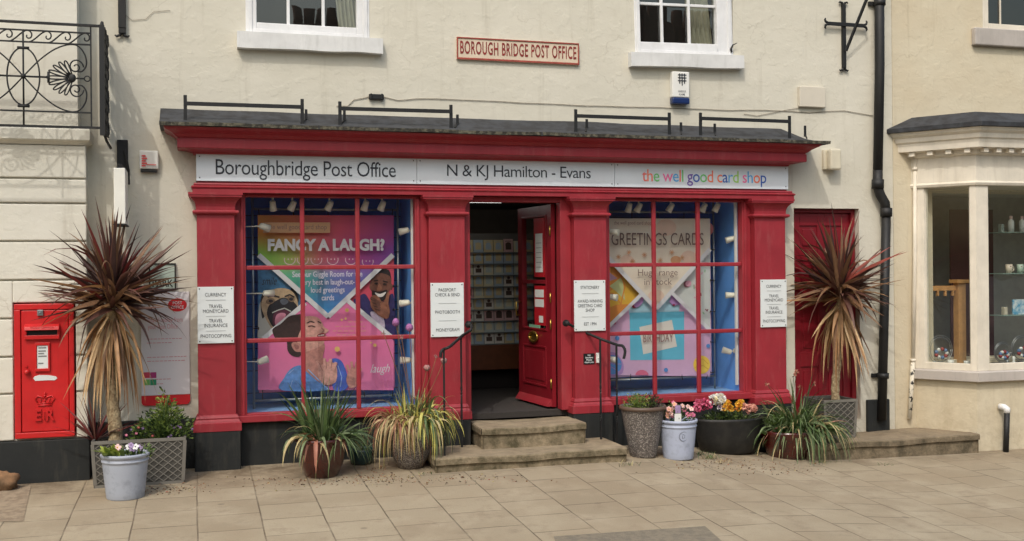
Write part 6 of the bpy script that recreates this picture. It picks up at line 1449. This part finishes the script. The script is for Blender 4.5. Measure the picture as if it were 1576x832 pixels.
# pebbled vase with dying daffodil leaves
t, cx, Yc, zt, r1, zb_ = urn(631, 74, 652, 724, [(.42, 0), (.5, .02), (.68, .2), (.84, .42), (.95, .65), (.97, .8), (.94, .92), (.98, .96), (1, 1)], 'pebble-coated vase pot with yellowing shaggy daffodil leaves left of the steps', M_peb)
m = MB(); strap(m, (cx, Yc-.03, zt-.0), .17, 170, (.24, .50), .022, [3, 3, 4, 6, 3, 4], 51, (.3, 1.5), (3.5, 9)); strap(m, (cx+.12, Yc-.07, zt+.02), .15, 240, (.18, .44), .024, [6, 6, 3, 6, 0, 2], 52, (.1, 1.5), (3.5, 9), .05); strap(m, (cx-.14, Yc-.04, zt+.02), .12, 100, (.3, .52), .018, [3, 4, 3, 5], 53, (.2, 1.3), (4, 8)); strap(m, (cx+.02, Yc, zt-.03), .14, 60, (.2, .42), .028, [0, 2, 6, 1, 0], 54, (1., 1.55), (.2, 1.6)); m.build('leaves', STRAP, t)
for k, (px, py) in enumerate(((609, 496), (630, 504), (618, 518), (657, 566), (683, 555), (672, 548), (590, 512))):
    top = P(px, py, Yc-.05); m = MB(); m.tube(smooth_path([Vector((cx+R.uniform(-.05, .05), Yc, zt-.02)), Vector(((cx+top.x)/2+.02, Yc-.03, (zt+top.z)/2)), top], 5), .0035, 5, 1)
    if k in (0, 1, 4, 3): m.ball(top, .035 if k < 2 else .03, 0, 10, 7, rough=.3); 
    else:
        for j in range(12): d = Vector((R.gauss(0, 1), R.gauss(0, 1), R.gauss(0, 1))).normalized(); m.leaf(top, d, .03, .012, 0)
    m.build('allium_head', [mat('allium_'+('mauve' if k < 2 else 'faded'), (152, 96, 146) if k < 2 else (160, 116, 112), .8, var=.4, scale=60, bump=.01, bscale=80), STRAP[4]], t)

# right of the steps
t, cx, Yc, zt, r1, zb_ = urn(989, 64, 624, 706, [(.56, 0), (.58, .02), (.70, .3), (.84, .62), (.95, .9), (1, 1)], 'tall tapered pebble-coated pot with small green and dark herbs right of the handrail', M_peb2, rim=mat('rim_brown', (92, 74, 62), .5))
m = MB(); bush(m, (cx-.07, Yc, zt-.04), .13, .12, .17, 420, .028, [1, 0, 1, 3], 61); bush(m, (cx+.09, Yc, zt-.04), .13, .12, .15, 300, .03, [2, 4, 4, 0], 62); m.build('foliage', GR+[lm('leaf_purple', (74, 54, 50))], t)
t, cx, Yc, zt, r1 = bucket(1018, 1072, 645, 709, 'pale blue bucket with round emblem and pink flowers beside the black tub', emblem=True, c=(168, 176, 196), mname='bucket_blue')
m = MB(); bush(m, (cx-.02, Yc, zt-.04), .16, .14, .19, 380, .03, [0, 2, 1, 2], 71); m.build('foliage', GR, t)
for k in range(20):
    m = MB(); a_ = R.uniform(-.17, .17); petals(m, (cx+a_, Yc-.06+R.uniform(-.05, .05), zt+R.uniform(.03, .17)), .026, 0, 1, 5, (R.uniform(-.4, .4), -1, .6)); m.build('flower', [FL[R.choice(['pink', 'pale_pink', 'pale_pink', 'peach'])], FL['yellow']], t)
q = P(1043, 632, Yc-.12); m = MB(); m.box(q.x-.035, q.x+.035, Yc-.125, Yc-.122, zt-.015, zt+.07, 0); m.box(q.x-.028, q.x+.028, Yc-.127, Yc-.1255, zt+.075, zt+.15, 1); m.build('plant_label', [M_wp, FL['lilac']], t)
# black tub
t, cx, Yc, zt, r1, zb_ = urn(1120, 104, 641, 699, [(.74, 0), (.78, .03), (.9, .4), (.97, .75), (.985, .9), (1.0, .93), (1.0, 1)], 'wide black oval tub full of pink, white and yellow flowers', mat('tub_black', (22, 22, 21), .6, rgb2=(36, 35, 32), scale=10), flat=.62)
m = MB(); bush(m, (cx, Yc, zt-.05), .3, .16, .11, 520, .04, [0, 2, 2, 1], 81); m.build('foliage', GR, t)
def headset(px, py, cc_, r_, n, sp):
    for k in range(n):
        q = P(px+R.uniform(-sp, sp), py+R.uniform(-sp*.5, sp*.5), Yc-.08+R.uniform(-.05, .05)); m = MB(); ruffle(m, q, r_, 0); m.build('flower', [FL[cc_[0]], FL[cc_[1]]], t)
headset(1085, 622, ('pink', 'deep_pink'), .04, 9, 14); headset(1104, 615, ('white', 'cream'), .052, 5, 7); headset(1110, 626, ('white', 'lilac'), .034, 3, 6); headset(1128, 622, ('yellow', 'orange'), .034, 12, 13); headset(1154, 627, ('peach', 'peach2'), .034, 9, 11)
# second oxblood pot with arching leaves
t, cx, Yc, zt, r1, zb_ = urn(1212, 78, 660, 706, [(.66, 0), (.7, .03), (.84, .4), (.95, .8), (1.02, .9), (1.02, 1)], 'dark red-brown pot with wild arching green leaves in front of the side door', M_glaze)
m = MB(); strap(m, (cx+.1, Yc, zt-.04), .2, 300, (.25, .66), .024, [0, 0, 2, 1, 3, 0, 2], 91, (.3, 1.5), (.8, 3.8)); strap(m, (cx+.26, Yc-.06, zt-.02), .15, 210, (.3, .58), .02, [0, 2, 3, 0], 92, (.2, 1.1), (2.5, 5)); strap(m, (cx-.12, Yc, zt-.02), .1, 26, (.25, .45), .035, [0, 2, 0], 93, (.3, 1.2), (1, 3)); strap(m, (cx+.12, Yc-.06, zt), .2, 22, (.2, .45), .016, [5, 3, 5, 4], 94, (.2, 1.2), (1.5, 4))
m.build('leaves', STRAP, t)
m = MB(); bush(m, (cx-.08, Yc-.04, zt-.03), .2, .14, .2, 110, .1, [0, 1], 95, False); m.build('broad_leaves', [GR[0], STRAP[2]], t)
for k, (px, py) in enumerate(((1180, 590), (1222, 578), (1226, 572), (1192, 634), (1253, 590), (1232, 596), (1240, 656))):
    top = P(px, py, Yc); m = MB(); m.tube(smooth_path([Vector((cx+.04, Yc, zt)), Vector(((cx+top.x)/2, Yc-.02, (zt+top.z)/2+.05)), top], 4), .003, 5, 1)
    for j in range(9): d = Vector((R.gauss(0, 1), R.gauss(0, 1), R.gauss(0, 1))).normalized(); m.leaf(top, d, .035, .016, 0)
    m.build('flower_stem', [STRAP[5], STRAP[1]], t)

# right cordyline in its square planter on the landing
yq = -.40; x0 = P(1268, 650, yq).x; x1 = P(1320, 650, yq).x; zT2 = P(1294, 615, yq).z
trough(x0, x1, yq, yq+(x1-x0), zLd+.003, zT2, 'square grey lattice planter on the stone landing', 4, 'square_planter')
yc2 = yq+(x1-x0)/2; cr = P(1293, 454, yc2); bx = P(1286, 612, yc2)
t = thing('cordyline_palm', (bx.x, yc2, zT2-.03), 'cordyline palm with spiky red-brown crown in front of the red side door', 'palm')
m = MB(); trunk(m, (bx.x, yc2, zT2-.05), (cr.x, yc2, cr.z), .04, 3); m.build('trunk', M_bark, t)
m = MB(); crown_cord(m, cr, 135, 54, 66, .72, 9); m.build('crown', [CORD[0], CORD[1], CORD[2], CORD[3], CORD[4], lm('cord_rust', (134, 62, 50), trans=.15)], t)

# rounded stone at the far left foot of the wall
q = PG(4, 755); m = MB(); m.ball((q.x, q.y+.05, G(q.x, q.y)+.06), .12, 0, 20, 14, (1.0, .8, .75), .35); tag(m.build('boulder', stone('boulder_stone', (150, 112, 78), (110, 84, 60), (80, 66, 48))), 'rounded brown stone at the foot of the black plinth, cut by the left edge', 'stone')

# weeds, fallen leaves along the wall foot
rr = random.Random(99); m = MB()
def weed(px, py, n, s_, mis):
    g = PG(px, py); z = G(g.x, g.y)
    for k in range(n): a_ = rr.uniform(0, 6.28); m.blade((g.x+rr.gauss(0, .05), g.y+rr.gauss(0, .03), z), (math.cos(a_), math.sin(a_), rr.uniform(.3, 1.6)), s_*rr.uniform(.5, 1.2), .006, 3, rr.choice(mis), 4)
for a_ in ((968, 716, 26, .07, [0, 1, 3]), (1092, 706, 50, .09, [0, 3, 0]), (1078, 700, 30, .1, [0, 1]), (1112, 712, 30, .06, [4, 3]), (1270, 712, 16, .05, [0, 3]), (1362, 716, 10, .05, [0]), (585, 722, 18, .06, [3, 4]), (655, 730, 14, .04, [0, 3]), (760, 715, 10, .03, [0]), (840, 712, 8, .03, [0, 1])): weed(*a_)
tag(m.build('weeds', STRAP), 'small weeds and grass tufts in the paving joints along the wall', 'weeds', kind='stuff')
m = MB()
for k in range(900):
    u = rr.random(); px, py, sx_r, sy_r = ((590, 735, 60, 9), (1110, 715, 70, 9), (260, 752, 60, 8), (470, 742, 90, 8), (700, 738, 120, 7), (1200, 722, 60, 8))[rr.randrange(6)]
    g = PG(px+rr.gauss(0, sx_r*.6), min(800, py+rr.gauss(0, sy_r*.6))); 
    if g.y > -.45: continue
    z = G(g.x, g.y)+.003; d = Vector((rr.uniform(-1, 1), rr.uniform(-1, 1), rr.uniform(0, .25))); m.leaf((g.x, g.y, z), d, rr.uniform(.008, .032), rr.uniform(.004, .014), rr.choice([3, 4, 4, 5, 7, 7]))
tag(m.build('fallen_leaves', STRAP+[lm('leaf_rot', (72, 52, 38))]), 'scattered dry leaf litter on the pavement near the pots', 'leaf litter', kind='stuff')

# ============================================================ LIGHT, SKY, CAMERA
w = bpy.data.worlds.new('World'); sc.world = w; w.use_nodes = True; N = w.node_tree.nodes; L = w.node_tree.links
sky = N.new('ShaderNodeTexSky'); sky.sky_type = 'NISHITA'; sky.sun_disc = False
trav = Vector((.42, .70, -1.0)).normalized()
sky.sun_elevation = math.asin(-trav.z); sky.sun_rotation = math.atan2(-trav.x, -trav.y); sky.air_density = 2.0; sky.dust_density = 5.5; sky.ozone_density = 4.0
L.new(sky.outputs[0], N['Background'].inputs[0]); N['Background'].inputs[1].default_value = .15
sl = bpy.data.lights.new('sun', 'SUN'); sl.energy = 1.05; sl.angle = rad(.8); sl.color = (1, .96, .9)
so = bpy.data.objects.new('sun', sl); COL.objects.link(so); so.rotation_euler = trav.to_track_quat('-Z', 'Y').to_euler(); so.location = (-6, -10, 14)
cam = bpy.data.cameras.new('camera'); co = bpy.data.objects.new('camera', cam); COL.objects.link(co)
cam.sensor_width = 36; cam.lens = 36*F/1576; cam.clip_end = 600; cam.clip_start = .05
back = -fw
co.matrix_world = Matrix(((ri.x, up.x, back.x, 0), (ri.y, up.y, back.y, -D), (ri.z, up.z, back.z, H), (0, 0, 0, 1)))
sc.camera = co
sc.view_settings.view_transform = 'Standard'; sc.view_settings.look = 'None'; sc.view_settings.exposure = .37; sc.view_settings.gamma = 1
sc.cycles.max_bounces = 8; sc.cycles.transparent_max_bounces = 16
